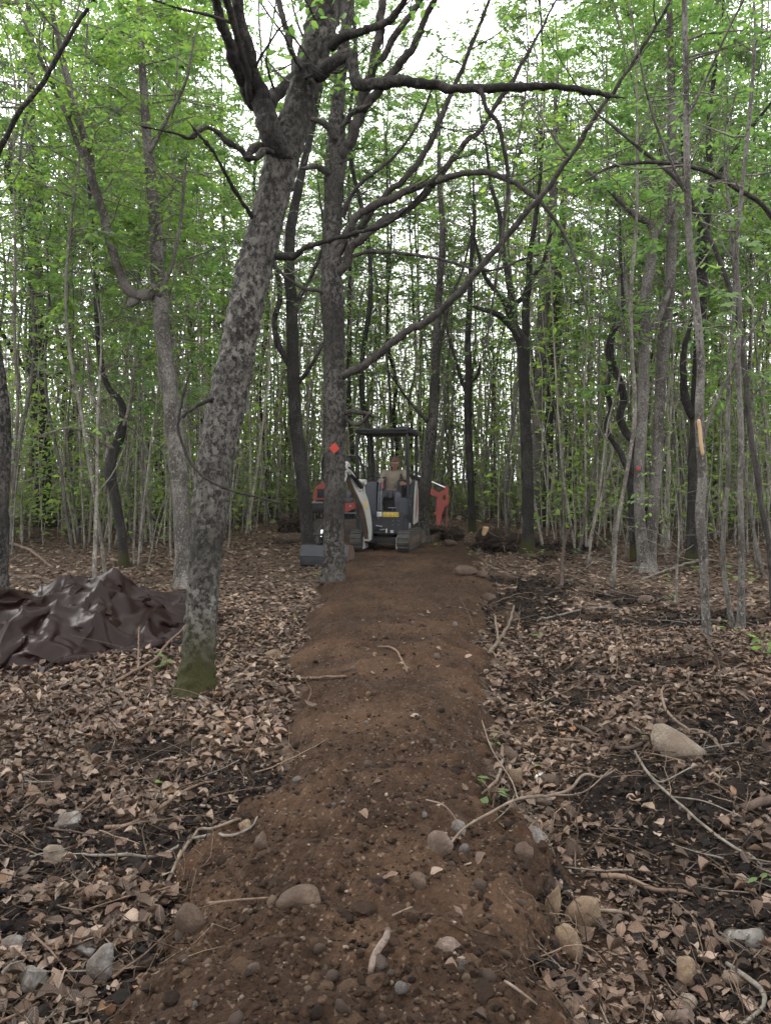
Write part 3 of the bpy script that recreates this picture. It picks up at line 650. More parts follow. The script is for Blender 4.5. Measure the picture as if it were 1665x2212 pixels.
T3 = hero([(718, 1278, 28), (720, 1225, 24), (721, 1150, 22), (723, 1060, 22), (724, 970, 22), (724, 900, 24), (722, 820, 22), (721, 740, 22), (718, 660, 23), (716, 600, 22), (717, 540, 20), (719, 460, 19), (722, 390, 20), (725, 330, 21), (726, 290, 18), (729, 230, 14), (733, 180, 13), (740, 120, 12), (748, 50, 11), (756, -30, 10), (765, -130, 8)],
          10.6, 'dark upright tree beside the excavator bucket, carrying the larger red trail marker', 'bark_mid', dY=.3, sides=44, step=.025, flare=1.14, lump=.09, fine=.020, limb_bark='bark_limb', extend=2.0,
          limbs=[([(733, 335, 14), (750, 315, 12), (770, 274, 11), (785, 212, 10), (796, 175, 9.5), (805, 149, 9), (818, 75, 9), (826, 0, 8), (834, -90, 6)], -.3),
                 ([(790, 205, 8), (808, 150, 7.5), (832, 118, 7), (846, 87, 7), (875, 52, 7), (895, 20, 6), (912, -10, 5), (940, -80, 4)], -.6, -.1),
                 ([(786, 235, 9), (810, 205, 9), (842, 165, 9), (865, 138, 8.5), (886, 115, 8), (898, 90, 7.5), (918, 42, 7), (934, 10, 6), (955, -40, 5)], -.9, -.1),
                 ([(722, 375, 9), (700, 366, 8), (682, 360, 6), (664, 362, 4)], -.2),
                 ([(726, 300, 8), (712, 275, 7), (690, 262, 6), (676, 258, 5)], -.2, -.1),
                 ([(738, 275, 5), (765, 240, 5), (785, 232, 4)], -.2),
                 ([(722, 812, 10), (750, 806, 9), (790, 787, 8.5), (830, 755, 8), (870, 725, 8), (915, 698, 7.5), (960, 665, 7), (1000, 622, 7), (1035, 580, 6.5), (1075, 535, 6.5), (1105, 495, 6), (1140, 455, 6), (1185, 405, 5.5), (1225, 345, 5), (1262, 290, 5), (1290, 245, 4.5), (1330, 190, 4), (1375, 120, 3.5), (1420, 50, 3), (1450, -10, 2.5)], -2.0),
                 ([(722, 595, 10), (745, 575, 9), (762, 536, 9), (790, 508, 8.5), (825, 482, 8), (887, 448, 7), (937, 398, 6), (962, 365, 6), (987, 329, 6), (1010, 303, 5.5), (1037, 281, 5), (1080, 215, 4.5), (1120, 150, 4), (1160, 80, 3), (1200, 0, 2)], -.9),
                 ([(722, 560, 9), (745, 522, 8.5), (758, 490, 8), (778, 462, 8), (838, 433, 8), (880, 412, 7.5), (925, 396, 7), (975, 381, 6.5), (1024, 371, 6), (1062, 376, 6), (1100, 390, 5.5), (1126, 405, 5), (1160, 430, 4.5), (1190, 465, 4), (1215, 500, 3), (1245, 570, 2.5), (1265, 660, 2)], -1.3),
                 ([(765, 510, 7), (788, 478, 6.5), (820, 435, 6.5), (862, 398, 6.5), (890, 368, 6.5), (912, 341, 6), (930, 305, 6), (944, 274, 6), (960, 235, 5.5), (974, 204, 5), (997, 150, 4.5), (1019, 95, 4), (1040, 45, 3.5), (1057, 0, 3)], -.8, .1),
                 ([(722, 645, 6), (690, 628, 4), (655, 622, 4), (620, 600, 3), (580, 560, 3)], -.3),
                 ([(745, 892, 5), (765, 888, 5), (785, 893, 4.5), (802, 897, 4)], -.3), ([(745, 906, 5), (762, 914, 4.5), (778, 916, 4), (792, 903, 4)], -.3),
                 ([(742, 560, 5), (800, 545, 4), (870, 548, 3.5), (950, 560, 3), (1050, 585, 2.5), (1130, 560, 2)], -.9),
                 ([(740, 470, 5), (760, 420, 4), (800, 380, 4), (860, 330, 3), (905, 260, 3), (930, 200, 2)], -.7)],
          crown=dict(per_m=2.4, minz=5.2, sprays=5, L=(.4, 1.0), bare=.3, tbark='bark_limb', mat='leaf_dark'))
T4 = hero([(667, 1208, 17), (664, 1150, 14), (655, 1050, 14), (646, 970, 14), (638, 900, 14), (634, 820, 13), (632, 740, 13), (630, 660, 12), (625, 580, 12), (628, 500, 11), (640, 430, 10), (655, 360, 8), (672, 290, 7), (690, 200, 6)],
          14.5, 'dark mottled trunk between the thick leaning beech and the tree with the red marker', 'bark_dark', sides=20, step=.08, limb_bark='bark_mid',
          limbs=[([(634, 800, 7), (615, 765, 7), (600, 740, 6.5), (594, 690, 6), (604, 640, 6), (600, 590, 5), (580, 520, 4), (560, 440, 3)], -.5),
                 ([(640, 830, 5), (665, 800, 4), (690, 760, 4), (710, 720, 3)], -.5), ([(630, 700, 6), (650, 640, 5), (675, 590, 4), (700, 520, 3), (690, 420, 2)], -.5)],
          crown=dict(per_m=3.0, minz=3.6, sprays=5, bare=.2))
T5 = hero([(97, 1128, 25), (92, 1080, 20), (90, 1000, 20), (88, 930, 19), (84, 860, 18), (80, 780, 16), (80, 700, 16), (78, 620, 15), (76, 540, 14), (76, 460, 13), (74, 380, 11), (72, 300, 9), (68, 200, 8), (66, 80, 6), (60, -20, 5)],
          21.5, 'stout dark tree far beyond the tarp with low crooked limbs and a moss-dark trunk', 'bark_dark', sides=22, step=.12, flare=1.25,
          limbs=[([(76, 490, 9), (58, 465, 9), (42, 440, 8), (28, 410, 7), (18, 370, 7), (20, 330, 5), (40, 280, 4)], -.8),
                 ([(90, 700, 7), (110, 690, 6), (130, 660, 5), (145, 620, 4), (150, 560, 3)], -.8), ([(85, 800, 5), (110, 812, 5), (135, 806, 4), (160, 780, 3)], -.6),
                 ([(80, 820, 6), (50, 790, 5), (25, 750, 5), (5, 720, 4), (-20, 690, 4)], -.8), ([(78, 440, 7), (95, 380, 6), (110, 300, 5), (130, 220, 4)], -.8)],
          crown=dict(per_m=3.6, minz=4.5, sprays=6, L=(.8, 1.8), leaf=(.08, .12), twig=.01))
T6 = hero([(3, 1292, 16), (4, 1230, 14), (5, 1150, 15), (4, 1080, 15), (8, 1000, 15), (8, 920, 15), (4, 860, 14), (-4, 790, 13), (-18, 700, 12), (-30, 600, 11), (-40, 450, 10), (-50, 300, 8), (-60, 100, 6)],
          9.8, 'lichen-spotted tree half cut off at the frame edge behind the tarp', 'bark_mid', sides=26, step=.05, fine=.01,
          limbs=[([(-48, 420, 7), (-20, 370, 6), (0, 325, 5.5), (30, 262, 5), (55, 228, 5), (85, 190, 5), (112, 150, 5), (140, 100, 4.5), (165, 55, 4), (190, 20, 3.5), (215, -20, 3)], -1.2)],
          crown=dict(per_m=4.5, minz=3.6, sprays=6, per=9, L=(.5, 1.3), mat='leaf_bright'))
T7 = hero([(268, 1222, 11), (266, 1170, 9), (258, 1120, 10), (246, 1060, 11), (238, 1020, 12), (244, 985, 11), (256, 955, 11), (264, 925, 10), (266, 885, 8), (256, 860, 7), (238, 842, 6.5), (222, 800, 6), (214, 740, 6), (210, 660, 6), (206, 560, 5), (196, 440, 4)],
          13.2, 'small crooked S-shaped tree standing between the tarp and the far stout tree', 'bark_dark', sides=16, step=.05, limb_bark='bark_thin',
          limbs=[([(258, 970, 5), (238, 965, 4), (215, 950, 4), (190, 935, 3), (150, 925, 2.5), (110, 935, 2)], -.7), ([(238, 940, 5), (222, 905, 4.5), (205, 870, 4), (195, 830, 3.5), (190, 760, 3)], -.4),
                 ([(264, 930, 5), (280, 880, 4), (290, 800, 3.5), (300, 700, 3)], -.4)],
          crown=dict(per_m=3.2, minz=2.2, sprays=4, per=7, L=(.3, .9), bare=.35))
T8 = hero([(912, 1158, 15), (914, 1100, 13), (918, 1050, 13), (924, 1000, 12), (930, 950, 12), (936, 890, 11), (940, 820, 10), (942, 750, 9), (945, 680, 8.5), (950, 600, 7.5), (956, 500, 6.5), (950, 420, 5.5), (948, 340, 4.5)],
          16.8, 'slim brown trunk rising right behind the white excavator', 'bark_mid', sides=16, step=.1,
          limbs=[([(918, 1060, 6), (906, 1048, 6), (897, 1040, 5)], 0), ([(943, 760, 5), (960, 700, 4), (975, 640, 3.5), (1000, 580, 3), (1020, 500, 2)], -.6), ([(930, 920, 5), (905, 890, 4), (880, 860, 3), (850, 820, 2)], -.6)],
          crown=dict(per_m=2.6, minz=3.4, sprays=5, bare=.25))
T9 = hero([(1138, 1196, 17), (1139, 1150, 14), (1140, 1090, 13), (1138, 1010, 13), (1136, 940, 12), (1133, 870, 12), (1131, 800, 12), (1130, 760, 13), (1126, 735, 14), (1110, 705, 10), (1105, 670, 9), (1103, 630, 8), (1095, 590, 6.5), (1085, 540, 6), (1080, 470, 5), (1060, 400, 4), (1050, 320, 3)],
          15.6, 'dark forked tree beside the upturned roots beyond the end of the dirt trail', 'bark_dark', sides=22, step=.07,
          limbs=[([(1130, 745, 11), (1134, 710, 9), (1136, 660, 8), (1140, 610, 7), (1146, 550, 6), (1155, 480, 5), (1165, 400, 4), (1172, 320, 3)], -.5),
                 ([(1112, 712, 8), (1090, 690, 7), (1066, 676, 6), (1045, 668, 5), (1030, 664, 4)], -.6), ([(1106, 690, 7), (1090, 655, 6), (1070, 630, 5), (1050, 600, 4.5), (1035, 560, 3.5), (1020, 500, 3)], -.5),
                 ([(1106, 660, 6), (1130, 640, 5), (1150, 600, 4.5), (1175, 560, 4), (1190, 500, 3)], -.4)],
          crown=dict(per_m=3.0, minz=3.6, sprays=5, bare=.2, mat='leaf'))
T10 = hero([(1158, 1148, 11), (1156, 1080, 10), (1157, 1000, 11), (1158, 930, 10), (1162, 850, 10), (1166, 780, 11), (1170, 700, 11), (1180, 600, 11), (1190, 500, 10), (1196, 400, 9), (1200, 280, 7)],
           20.5, 'first tall straight grey trunk behind the dark forked tree', 'bark_grey', sides=14, step=.2, crown=dict(per_m=2.4, minz=5, sprays=6, L=(.7, 1.5), leaf=(.07, .11)))
T10b = hero([(1180, 1146, 10), (1182, 1060, 10), (1184, 960, 10), (1188, 860, 9), (1193, 760, 9), (1200, 660, 9), (1208, 560, 8), (1216, 440, 7), (1222, 300, 6)],
            21.5, 'second tall straight grey trunk behind the dark forked tree, a little thinner', 'bark_mid', sides=14, step=.2, crown=dict(per_m=2.4, minz=5, sprays=6, L=(.7, 1.5), leaf=(.07, .11)))
T11 = hero([(1392, 1236, 20), (1389, 1200, 14), (1383, 1150, 12), (1380, 1080, 11), (1380, 1000, 11), (1385, 930, 11), (1389, 860, 11), (1390, 790, 11), (1391, 730, 11), (1392, 660, 12), (1398, 610, 11), (1405, 560, 10), (1410, 520, 9), (1408, 495, 8), (1398, 480, 7), (1375, 468, 6.5), (1345, 440, 5.5), (1310, 405, 4.5), (1275, 375, 4), (1230, 340, 3)],
           12.6, 'pale pimply grey tree with the small red trail marker', 'bark_grey', sides=24, step=.05, lump=.06, fine=.006,
           limbs=[([(1408, 505, 7), (1425, 492, 6), (1442, 470, 5.5), (1450, 440, 5)], .2), ([(1395, 735, 7), (1415, 700, 6.5), (1430, 670, 6), (1440, 640, 5)], .2), ([(1383, 740, 6), (1365, 700, 5.5), (1355, 650, 5), (1350, 590, 4)], .1)],
           crown=dict(per_m=2.6, minz=3.6, sprays=5, bare=.25, mat='leaf'))
T11b = hero([(1400, 1232, 16), (1404, 1180, 12), (1409, 1120, 12), (1414, 1050, 11), (1419, 980, 11), (1423, 900, 11), (1427, 820, 12), (1432, 750, 13), (1441, 680, 11), (1447, 600, 11), (1450, 520, 10), (1451, 440, 9.5), (1450, 340, 9), (1449, 240, 8), (1447, 130, 7), (1445, 20, 6), (1444, -60, 5)],
            12.9, 'pale grey twin stem leaning away beside the tree with the small red marker', 'bark_grey', sides=22, step=.06, lump=.06, fine=.006,
            crown=dict(per_m=3.2, minz=4.0, sprays=6, mat='leaf'))
T12 = hero([(1372, 1142, 10), (1365, 1090, 9), (1362, 1040, 8.5), (1366, 1000, 8), (1371, 960, 9), (1352, 935, 8.5), (1338, 900, 8), (1346, 865, 8), (1340, 830, 8), (1325, 795, 7.5), (1318, 760, 7), (1322, 720, 6), (1340, 690, 5), (1345, 640, 4), (1340, 560, 3)],
           14.2, 'dark twisting snake-shaped stem close against the pale tree with the small red marker', 'bark_dark', sides=14, step=.05,
           limbs=[([(1362, 1030, 6), (1345, 990, 6), (1325, 960, 5.5), (1310, 925, 5.5), (1318, 880, 5), (1310, 840, 5), (1318, 800, 4.5), (1310, 750, 4), (1325, 700, 3)], -.2)],
           crown=dict(per_m=2.0, minz=3.0, sprays=4, bare=.3, L=(.3, .9)))
T13 = hero([(1499, 1224, 19), (1497, 1170, 15), (1497, 1090, 14), (1500, 1000, 14), (1503, 920, 14), (1506, 840, 13), (1509, 760, 12), (1512, 680, 12), (1515, 600, 12), (1517, 520, 12), (1519, 470, 13), (1530, 430, 9), (1536, 380, 7), (1530, 320, 6), (1532, 240, 5), (1545, 140, 4)],
           13.4, 'tall dark shaggy tree with a high fork, behind the slender grey stem nearer the camera', 'bark_dark', sides=22, step=.06,
           limbs=[([(1518, 475, 11), (1500, 445, 9), (1490, 420, 7), (1480, 380, 6), (1475, 320, 5)], -.3), ([(1498, 900, 9), (1484, 872, 9), (1478, 840, 8), (1474, 790, 6.5), (1480, 740, 5), (1490, 700, 4)], -.2),
                  ([(1535, 400, 5), (1570, 350, 4.5), (1610, 290, 4), (1650, 240, 3)], -.5)],
           crown=dict(per_m=3.0, minz=4.2, sprays=6, mat='leaf'))
T14 = hero([(1526, 1384, 12), (1524, 1340, 9.5), (1520, 1260, 9), (1518, 1190, 10), (1511, 1110, 10), (1516, 1030, 9.5), (1511, 950, 9), (1509, 880, 9), (1513, 800, 8.5), (1507, 700, 8), (1497, 610, 8), (1488, 520, 7.5), (1484, 420, 7), (1482, 300, 6.5), (1481, 180, 6), (1479, 80, 5.5), (1477, -20, 5), (1475, -130, 4)],
           7.15, 'slender grey stem nearest the camera beyond the churned ground, with a torn yellow bark scar', 'bark_grey', sides=18, step=.04, lump=.06, flare=1.15, extend=1.5,
           limbs=[([(1514, 960, 4), (1540, 880, 3.5), (1580, 800, 3), (1630, 700, 2.5)], -.3), ([(1484, 420, 3.5), (1440, 330, 3), (1400, 220, 2.5), (1380, 120, 2)], -.4), ([(1482, 260, 3.5), (1520, 180, 3), (1560, 90, 2.5), (1600, 10, 2)], -.4)],
           crown=dict(per_m=2.6, minz=3.2, sprays=4, per=7, L=(.3, .9), mat='leaf', bare=.2))
sc_ = at(1513, 932, 7.05)
T15 = hero([(1598, 1354, 9), (1600, 1290, 7.5), (1601, 1220, 7), (1600, 1140, 6.5), (1597, 1050, 6), (1600, 960, 6), (1597, 870, 5.5), (1592, 780, 5), (1597, 680, 5), (1590, 560, 4.5), (1598, 440, 4.5), (1610, 330, 4), (1622, 200, 4), (1630, 60, 3)],
           7.7, 'thin grey sapling on the edge of the woods, right of the yellow-scarred stem', 'bark_grey', sides=12, step=.06, crown=dict(per_m=3.2, minz=2.6, sprays=4, L=(.3, .9), bare=.2))
T15b = hero([(1586, 1345, 7), (1572, 1300, 5.5), (1563, 1240, 5), (1560, 1180, 5), (1566, 1100, 4.5), (1572, 1000, 4.5), (1570, 900, 4), (1575, 780, 4), (1585, 640, 3.5), (1580, 500, 3)],
            7.9, 'thin bowed sapling sprouting from the same spot as the thin grey one', 'bark_grey', sides=10, step=.06, flare=1.1, crown=dict(per_m=2.5, minz=2.6, sprays=4, L=(.3, .8), bare=.2))
T16 = hero([(1672, 1262, 6), (1662, 1200, 6), (1655, 1150, 6), (1643, 1090, 6), (1634, 1020, 6), (1622, 950, 6), (1614, 880, 6), (1608, 800, 6), (1598, 720, 5.5), (1580, 640, 5.5), (1560, 580, 5), (1535, 520, 5), (1505, 455, 4.5), (1470, 400, 4), (1430, 360, 4), (1380, 320, 3.5), (1320, 270, 3), (1280, 235, 2)],
           8.6, 'long thin dark sapling bowing over from the frame edge', 'bark_limb', sides=10, step=.06, flare=1.1,
           limbs=[([(1690, 500, 5), (1640, 440, 5), (1590, 408, 5), (1540, 378, 4.5), (1480, 358, 4), (1420, 352, 4), (1350, 354, 3.5), (1310, 365, 3), (1275, 385, 2)], -.5)],
           crown=dict(per_m=1.5, minz=3.6, sprays=4, L=(.3, .7), bare=.3))
T17 = hero([(1020, 1120, 8), (1016, 1040, 8), (1012, 960, 8), (1010, 880, 8), (1012, 800, 8), (1010, 740, 7), (1014, 660, 6), (1018, 560, 5), (1025, 460, 4)],
           20.0, 'dark knobbly trunk in the gap between the orange arm and the forked tree', 'bark_dark', sides=12, step=.15, limbs=[([(1012, 830, 5), (1030, 812, 4), (1034, 795, 3)], -.2), ([(1012, 860, 5), (990, 800, 4), (972, 740, 3), (960, 680, 2.5)], -.3)],
           crown=dict(per_m=2.5, minz=4, sprays=5, L=(.6, 1.3)))
# yellow scar where bark was torn away
t = NT('raw_wood'); M['rawwood'] = t.done(t.pbr(t.mix(t.noise(60, 4, .6, t.map((1, 1, .1))), (.20, .12, .06), (.34, .24, .13)), .7))
rs = np.random.RandomState(2)
Ps = np.array([at(1508, 905, 7.085), at(1511, 930, 7.08), at(1513, 955, 7.075), at(1517, 985, 7.08)]); 
V, q_, t_ = tube(catmull(Ps, .02), np.array([.004] + [.016] * (len(catmull(Ps, .02)) - 2) + [.003]), 8, True, .2, 30)
add('bark_scar', me_from('bark_scar', V - np.array(T14.location), q_, t_, M['rawwood']), T14)

# ------------------------------------------------------------------ slender trees crowding the woods: a few kinds, copied one by one
def make_slender(rs, H, r0, leafm, bark_, nb, crownz=.25, bow=.25, name='slender_tree', sprays=8, per=12, leaf=(.075, .12), bare=0.08, dead=8):
    K = 16; z = np.linspace(-.05, H, K); ph = rs.rand(4) * 9
    x_ = bow * (vnoise(z * .3, ph[0]) + .4 * vnoise(z * .9, ph[1]) - vnoise(0, ph[0]) - .4 * vnoise(0, ph[1])); y_ = bow * (vnoise(z * .3, ph[2]) + .4 * vnoise(z * .9, ph[3]) - vnoise(0, ph[2]) - .4 * vnoise(0, ph[3]))
    P = np.stack([x_, y_, z], -1); r = r0 * (1 - .82 * (z / H)) * (1 + .25 * np.exp(-np.clip(z, 0, 9) / .15))
    C = catmull(np.column_stack([P, r]), .35); V, q_, t_ = tube(C[:, :3], C[:, 3], 9, True, .09, 6., rs.randint(99))
    A = Acc(); A.put(V, q_, t_)
    dz = rs.uniform(.6, H * .6, dead); di = np.clip((dz / H * (len(C) - 1)).astype(int), 0, len(C) - 1)     # bare dead twigs low down
    a = rs.rand(dead) * 6.28; D = np.stack([np.cos(a), np.sin(a), .2 + .4 * rs.randn(dead)], -1); D /= np.linalg.norm(D, axis=1, keepdims=True)
    A.put(*tubes(walk(dead, 5, rs.uniform(.12, .4, dead), rs, C[di, :3], D, .35), np.linspace(.008, .003, 5)[None].repeat(dead, 0), 3))
    top = C[C[:, 2] > H * crownz]
    G = grow(top[:, :3], top[:, 3], nb, (.6, min(1.9, H * .16)), rs, up=.45, sprays=sprays, per=per, leaf=leaf, bare=bare, twig=.007)
    A.put(*tubes(*G[0], 4)); A.put(*tubes(*G[1], 3))
    root = empty(name, (0, 0, 0), 'x', 'tree')
    add('trunk', A.mesh('trunk', M[bark_]), root); add('crown', crown_mesh('crown', [G], M[leafm], L4, (0, 0, 0)), root)
    return root
rs = np.random.RandomState(33); KINDS = []
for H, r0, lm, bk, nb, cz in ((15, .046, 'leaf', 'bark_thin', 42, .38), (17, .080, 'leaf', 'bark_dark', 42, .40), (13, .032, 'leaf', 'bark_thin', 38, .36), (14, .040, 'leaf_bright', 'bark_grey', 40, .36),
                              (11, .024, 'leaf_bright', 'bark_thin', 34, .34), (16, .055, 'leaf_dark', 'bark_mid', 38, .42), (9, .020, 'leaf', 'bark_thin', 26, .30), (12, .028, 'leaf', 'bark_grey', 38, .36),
                              (18, .090, 'leaf', 'bark_dark', 42, .42), (8, .018, 'leaf_bright', 'bark_thin', 20, .22)):
    KINDS.append(make_slender(rs, H, r0, lm, bk, nb, cz))
used = set(); N_SL = 285
pts = []; tries = 0
while len(pts) < N_SL and tries < 60000:
    tries += 1
    y_ = 9.5 + 25 * rs.rand() ** .85; x_ = rs.uniform(-1, 1) * (.56 * y_ + 1.2)
    if -2.6 < x_ < 2.9 and y_ < 22.5: continue
    if -4.8 < x_ < -1.8 and y_ < 10: continue
    if x_ > 0 and y_ < 13 and x_ < 6 and rs.rand() < .75: continue
    if x_ < 0 and y_ < 12 and rs.rand() < .5: continue
    mind = .38 if y_ > 15 else .8
    if any((x_ - a) ** 2 + (y_ - b) ** 2 < mind ** 2 for a, b in pts): continue
    if any((x_ - a) ** 2 + (y_ - b) ** 2 < (.55 if y_ > 12 else .9) ** 2 for a, b in HERO_XY): continue
    # keep the big trunks of the photograph in the clear
    if any(abs(x_ / y_ - a / b) < (.018 if abs(a / b + .44) > .03 else .034) and y_ < b for a, b in HERO_XY): continue
    pts.append((x_, y_))
LAB = {'L': ('slender tree in the crowded thicket beyond the brown tarp', 'slender trees beyond the brown tarp'),
       'C': ('slender tree in the woods straight behind the excavators', 'slender trees behind the excavators'),
       'R': ('slender tree in the thicket beyond the churned ground and the pale twin trees', 'slender trees beyond the churned ground')}
for n_, (x_, y_) in enumerate(pts):
    s_ = 'L' if x_ / y_ < -.14 else ('C' if x_ / y_ < .14 else 'R')
    ki = rs.choice([4, 6, 9, 7, 4, 6, 2]) if y_ < 15 else (rs.choice([0, 2, 3, 7, 4, 6, 9, 2]) if y_ < 22 else rs.choice([0, 1, 2, 3, 5, 8, 7, 4, 6, 3, 2]))
    k_ = KINDS[ki]; z_ = float(gh(x_, y_)); sc = rs.uniform(.85, 1.15)
    if s_ == 'C': sc *= 1.05
    if ki not in used:
        used.add(ki); k_.location = (x_, y_, z_); k_['label'], k_['group'] = LAB[s_]; k_.rotation_euler = (0, 0, rs.rand() * 6.28)
    else: copy_tree(k_, (x_, y_, z_), rs.rand() * 6.28, sc, *LAB[s_], tilt=rs.randn() * .04)
for ki in range(10):
    if ki not in used: print('UNUSED KIND', ki)
# undergrowth saplings
rs = np.random.RandomState(44); SAP = []
for H, nb in ((3.2, 9), (2.4, 7), (4.2, 11), (1.7, 5), (5.2, 12)):
    SAP.append(make_slender(rs, H, .012 + .003 * H, 'leaf_bright' if nb % 2 else 'leaf', 'bark_thin', nb, .2, .16, 'sapling', 3, 6, (.06, .1), .35, 5))
used = set(); c_ = 0
while c_ < 170:
    y_ = 9.0 + 19 * rs.rand() ** .8; x_ = rs.uniform(-1, 1) * (.56 * y_ + .6)
    if -3.0 < x_ < 3.0 and y_ < 21.5: continue
    if -4.8 < x_ < -1.5 and y_ < 9.5: continue
    if any(abs(x_ / y_ - a / b) < .014 and y_ < b for a, b in HERO_XY[:14]): continue
    i_ = rs.randint(5); o = SAP[i_]; side = 'beyond the tarp' if x_ < -2.5 else ('behind the excavators' if x_ < 2.8 else 'beyond the churned ground')
    lab = ('thin leafy sapling in the undergrowth ' + side, 'undergrowth saplings ' + side)
    z_ = float(gh(x_, y_))
    if i_ not in used:
        used.add(i_); o.location = (x_, y_, z_); o['label'], o['group'] = lab; o['category'] = 'sapling'
    else:
        o2 = copy_tree(o, (x_, y_, z_), rs.rand() * 6.28, rs.uniform(.8, 1.2), *lab, tilt=rs.randn() * .12)
    c_ += 1
# the far woods, which read as one mass: stems, twigs and leaves
rs = np.random.RandomState(55); A = Acc(); n = 3200
y = 16 + 28 * rs.rand(n) ** .8; x = rs.uniform(-1, 1, n) * (.60 * y + 3); k = ~((np.abs(x) < 3.2) & (y < 23)); x, y = x[k], y[k]; n = len(x)
H = rs.uniform(2.5, 8.5, n) * (1 + .75 * np.exp(-((x - 1) / 7) ** 2)); K = 8; u = np.linspace(0, 1, K)[None]; zz = u * H[:, None]
ln = rs.randn(n, 2, 1) * .07
px_ = x[:, None] + ln[:, 0] * zz + .25 * vnoise(zz * .5, x[:, None] * 31); py_ = y[:, None] + ln[:, 1] * zz + .25 * vnoise(zz * .5, x[:, None] * 17 + 50)
P = np.stack([px_, py_, gh(x, y)[:, None] - .1 + zz], -1); r = (.007 + .026 * rs.rand(n) ** 2.5)[:, None] * (1 - .75 * u) * (1 + y[:, None] * .01)
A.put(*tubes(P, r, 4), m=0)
m = 9000; i = rs.randint(0, n, m); kk = rs.randint(1, K, m); a = rs.rand(m) * 6.28; D = np.stack([np.cos(a), np.sin(a), .5 * rs.randn(m) + .3], -1)
A.put(*tubes(walk(m, 4, rs.uniform(.15, .5, m), rs, P[i, kk], D / np.linalg.norm(D, axis=1, keepdims=True), .3), np.linspace(.010, .004, 4)[None].repeat(m, 0), 3), m=0)
m = 215000; i = rs.randint(0, n, m); kk = rs.rand(m) ** 1.0 * (K - 1.01); i0 = kk.astype(int); f = (kk - i0)[:, None]
o = P[i, i0] * (1 - f) + P[i, i0 + 1] * f + rs.randn(m, 3) * [.55, .55, .4]; o[:, 2] = np.maximum(o[:, 2], .35 + rs.rand(m))
D = rs.randn(m, 3); D[:, 2] = -.4 * np.abs(D[:, 2]); LL = rs.uniform(.12, .22, m)
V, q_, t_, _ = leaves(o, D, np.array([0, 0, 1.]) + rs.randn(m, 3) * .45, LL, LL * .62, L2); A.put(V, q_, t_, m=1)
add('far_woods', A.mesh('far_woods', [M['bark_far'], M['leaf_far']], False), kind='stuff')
# ------------------------------------------------------------------ machine building helpers (local metres: x to the picture's right, y away, z up)
def box(lo, hi, bev=.012, seg=2):
    bm = bmesh.new(); bmesh.ops.create_cube(bm, size=1)
    for v in bm.verts: v.co = Vector([lo[i] + (v.co[i] + .5) * (hi[i] - lo[i]) for i in range(3)])
    if bev: bmesh.ops.bevel(bm, geom=bm.edges[:], offset=min(bev, min(hi[i] - lo[i] for i in range(3)) * .45), segments=seg, affect='EDGES', profile=.6)
    return bm
def prism(poly, ax, a0, a1, bev=.008):
    """2D outline swept along axis ax: 'x' -> poly is (y,z); 'y' -> (x,z); 'z' -> (x,y)"""
    bm = bmesh.new()
    def P(p, a): return {'x': (a, p[0], p[1]), 'y': (p[0], a, p[1]), 'z': (p[0], p[1], a)}[ax]
    b = [bm.verts.new(P(p, a0)) for p in poly]; t = [bm.verts.new(P(p, a1)) for p in poly]; n = len(poly)
    bm.faces.new(b); bm.faces.new(t[::-1])
    for i in range(n): bm.faces.new((b[i], t[i], t[(i + 1) % n], b[(i + 1) % n]))
    bmesh.ops.recalc_face_normals(bm, faces=bm.faces)
    if bev: bmesh.ops.bevel(bm, geom=[e for e in bm.edges if e.calc_face_angle(0) > .5], offset=bev, segments=2, affect='EDGES')
    return bm
def cyl(p, q, r, n=16, r2=None):
    p, q = Vector(p), Vector(q); bm = bmesh.new(); d = q - p
    bmesh.ops.create_cone(bm, cap_ends=True, segments=n, radius1=r, radius2=r if r2 is None else r2, depth=d.length)
    bmesh.ops.transform(bm, matrix=Matrix.Translation((p + q) / 2) @ d.to_track_quat('Z', 'Y').to_matrix().to_4x4(), verts=bm.verts); return bm
def ball(c, r, sub=2):
    bm = bmesh.new(); bmesh.ops.create_icosphere(bm, subdivisions=sub, radius=1)
    r = (r,) * 3 if isinstance(r, (int, float)) else r
    for v in bm.verts: v.co = Vector([c[i] + v.co[i] * r[i] for i in range(3)])
    return bm
def sweep(P, r, n=8): V, q_, t_ = tube(catmull(P, .03), r, n); return from_arr(V, q_, t_)
def from_arr(V, q_, t_):
    bm = bmesh.new(); vs = [bm.verts.new(v) for v in V]
    for f in list(q_) + list(t_):
        try: bm.faces.new([vs[i] for i in f])
        except ValueError: pass
    bmesh.ops.recalc_face_normals(bm, faces=bm.faces); return bm
def rect_sweep(P, s, w, dpt):
    """box section along P: s is the sideways unit vector, w half widths, dpt half depths"""
    P = np.asarray(P, float); T = np.gradient(P, axis=0); T /= np.linalg.norm(T, axis=1, keepdims=True); s = np.asarray(s, float); s /= np.linalg.norm(s)
    N_ = np.cross(T, s); N_ /= np.linalg.norm(N_, axis=1, keepdims=True); w = np.broadcast_to(w, (len(P),)); dpt = np.broadcast_to(dpt, (len(P),))
    V = np.stack([P + s * w[:, None] * a + N_ * dpt[:, None] * b for a, b in ((-1, -1), (1, -1), (1, 1), (-1, 1))], 1).reshape(-1, 3)
    q_ = [(i * 4 + j, i * 4 + (j + 1) % 4, i * 4 + 4 + (j + 1) % 4, i * 4 + 4 + j) for i in range(len(P) - 1) for j in range(4)] + [(0, 1, 2, 3), tuple(len(V) - 4 + k for k in (3, 2, 1, 0))]
    bm = from_arr(V, q_, []); bmesh.ops.bevel(bm, geom=[e for e in bm.edges if e.calc_face_angle(0) > .9], offset=.006, segments=2, affect='EDGES'); return bm
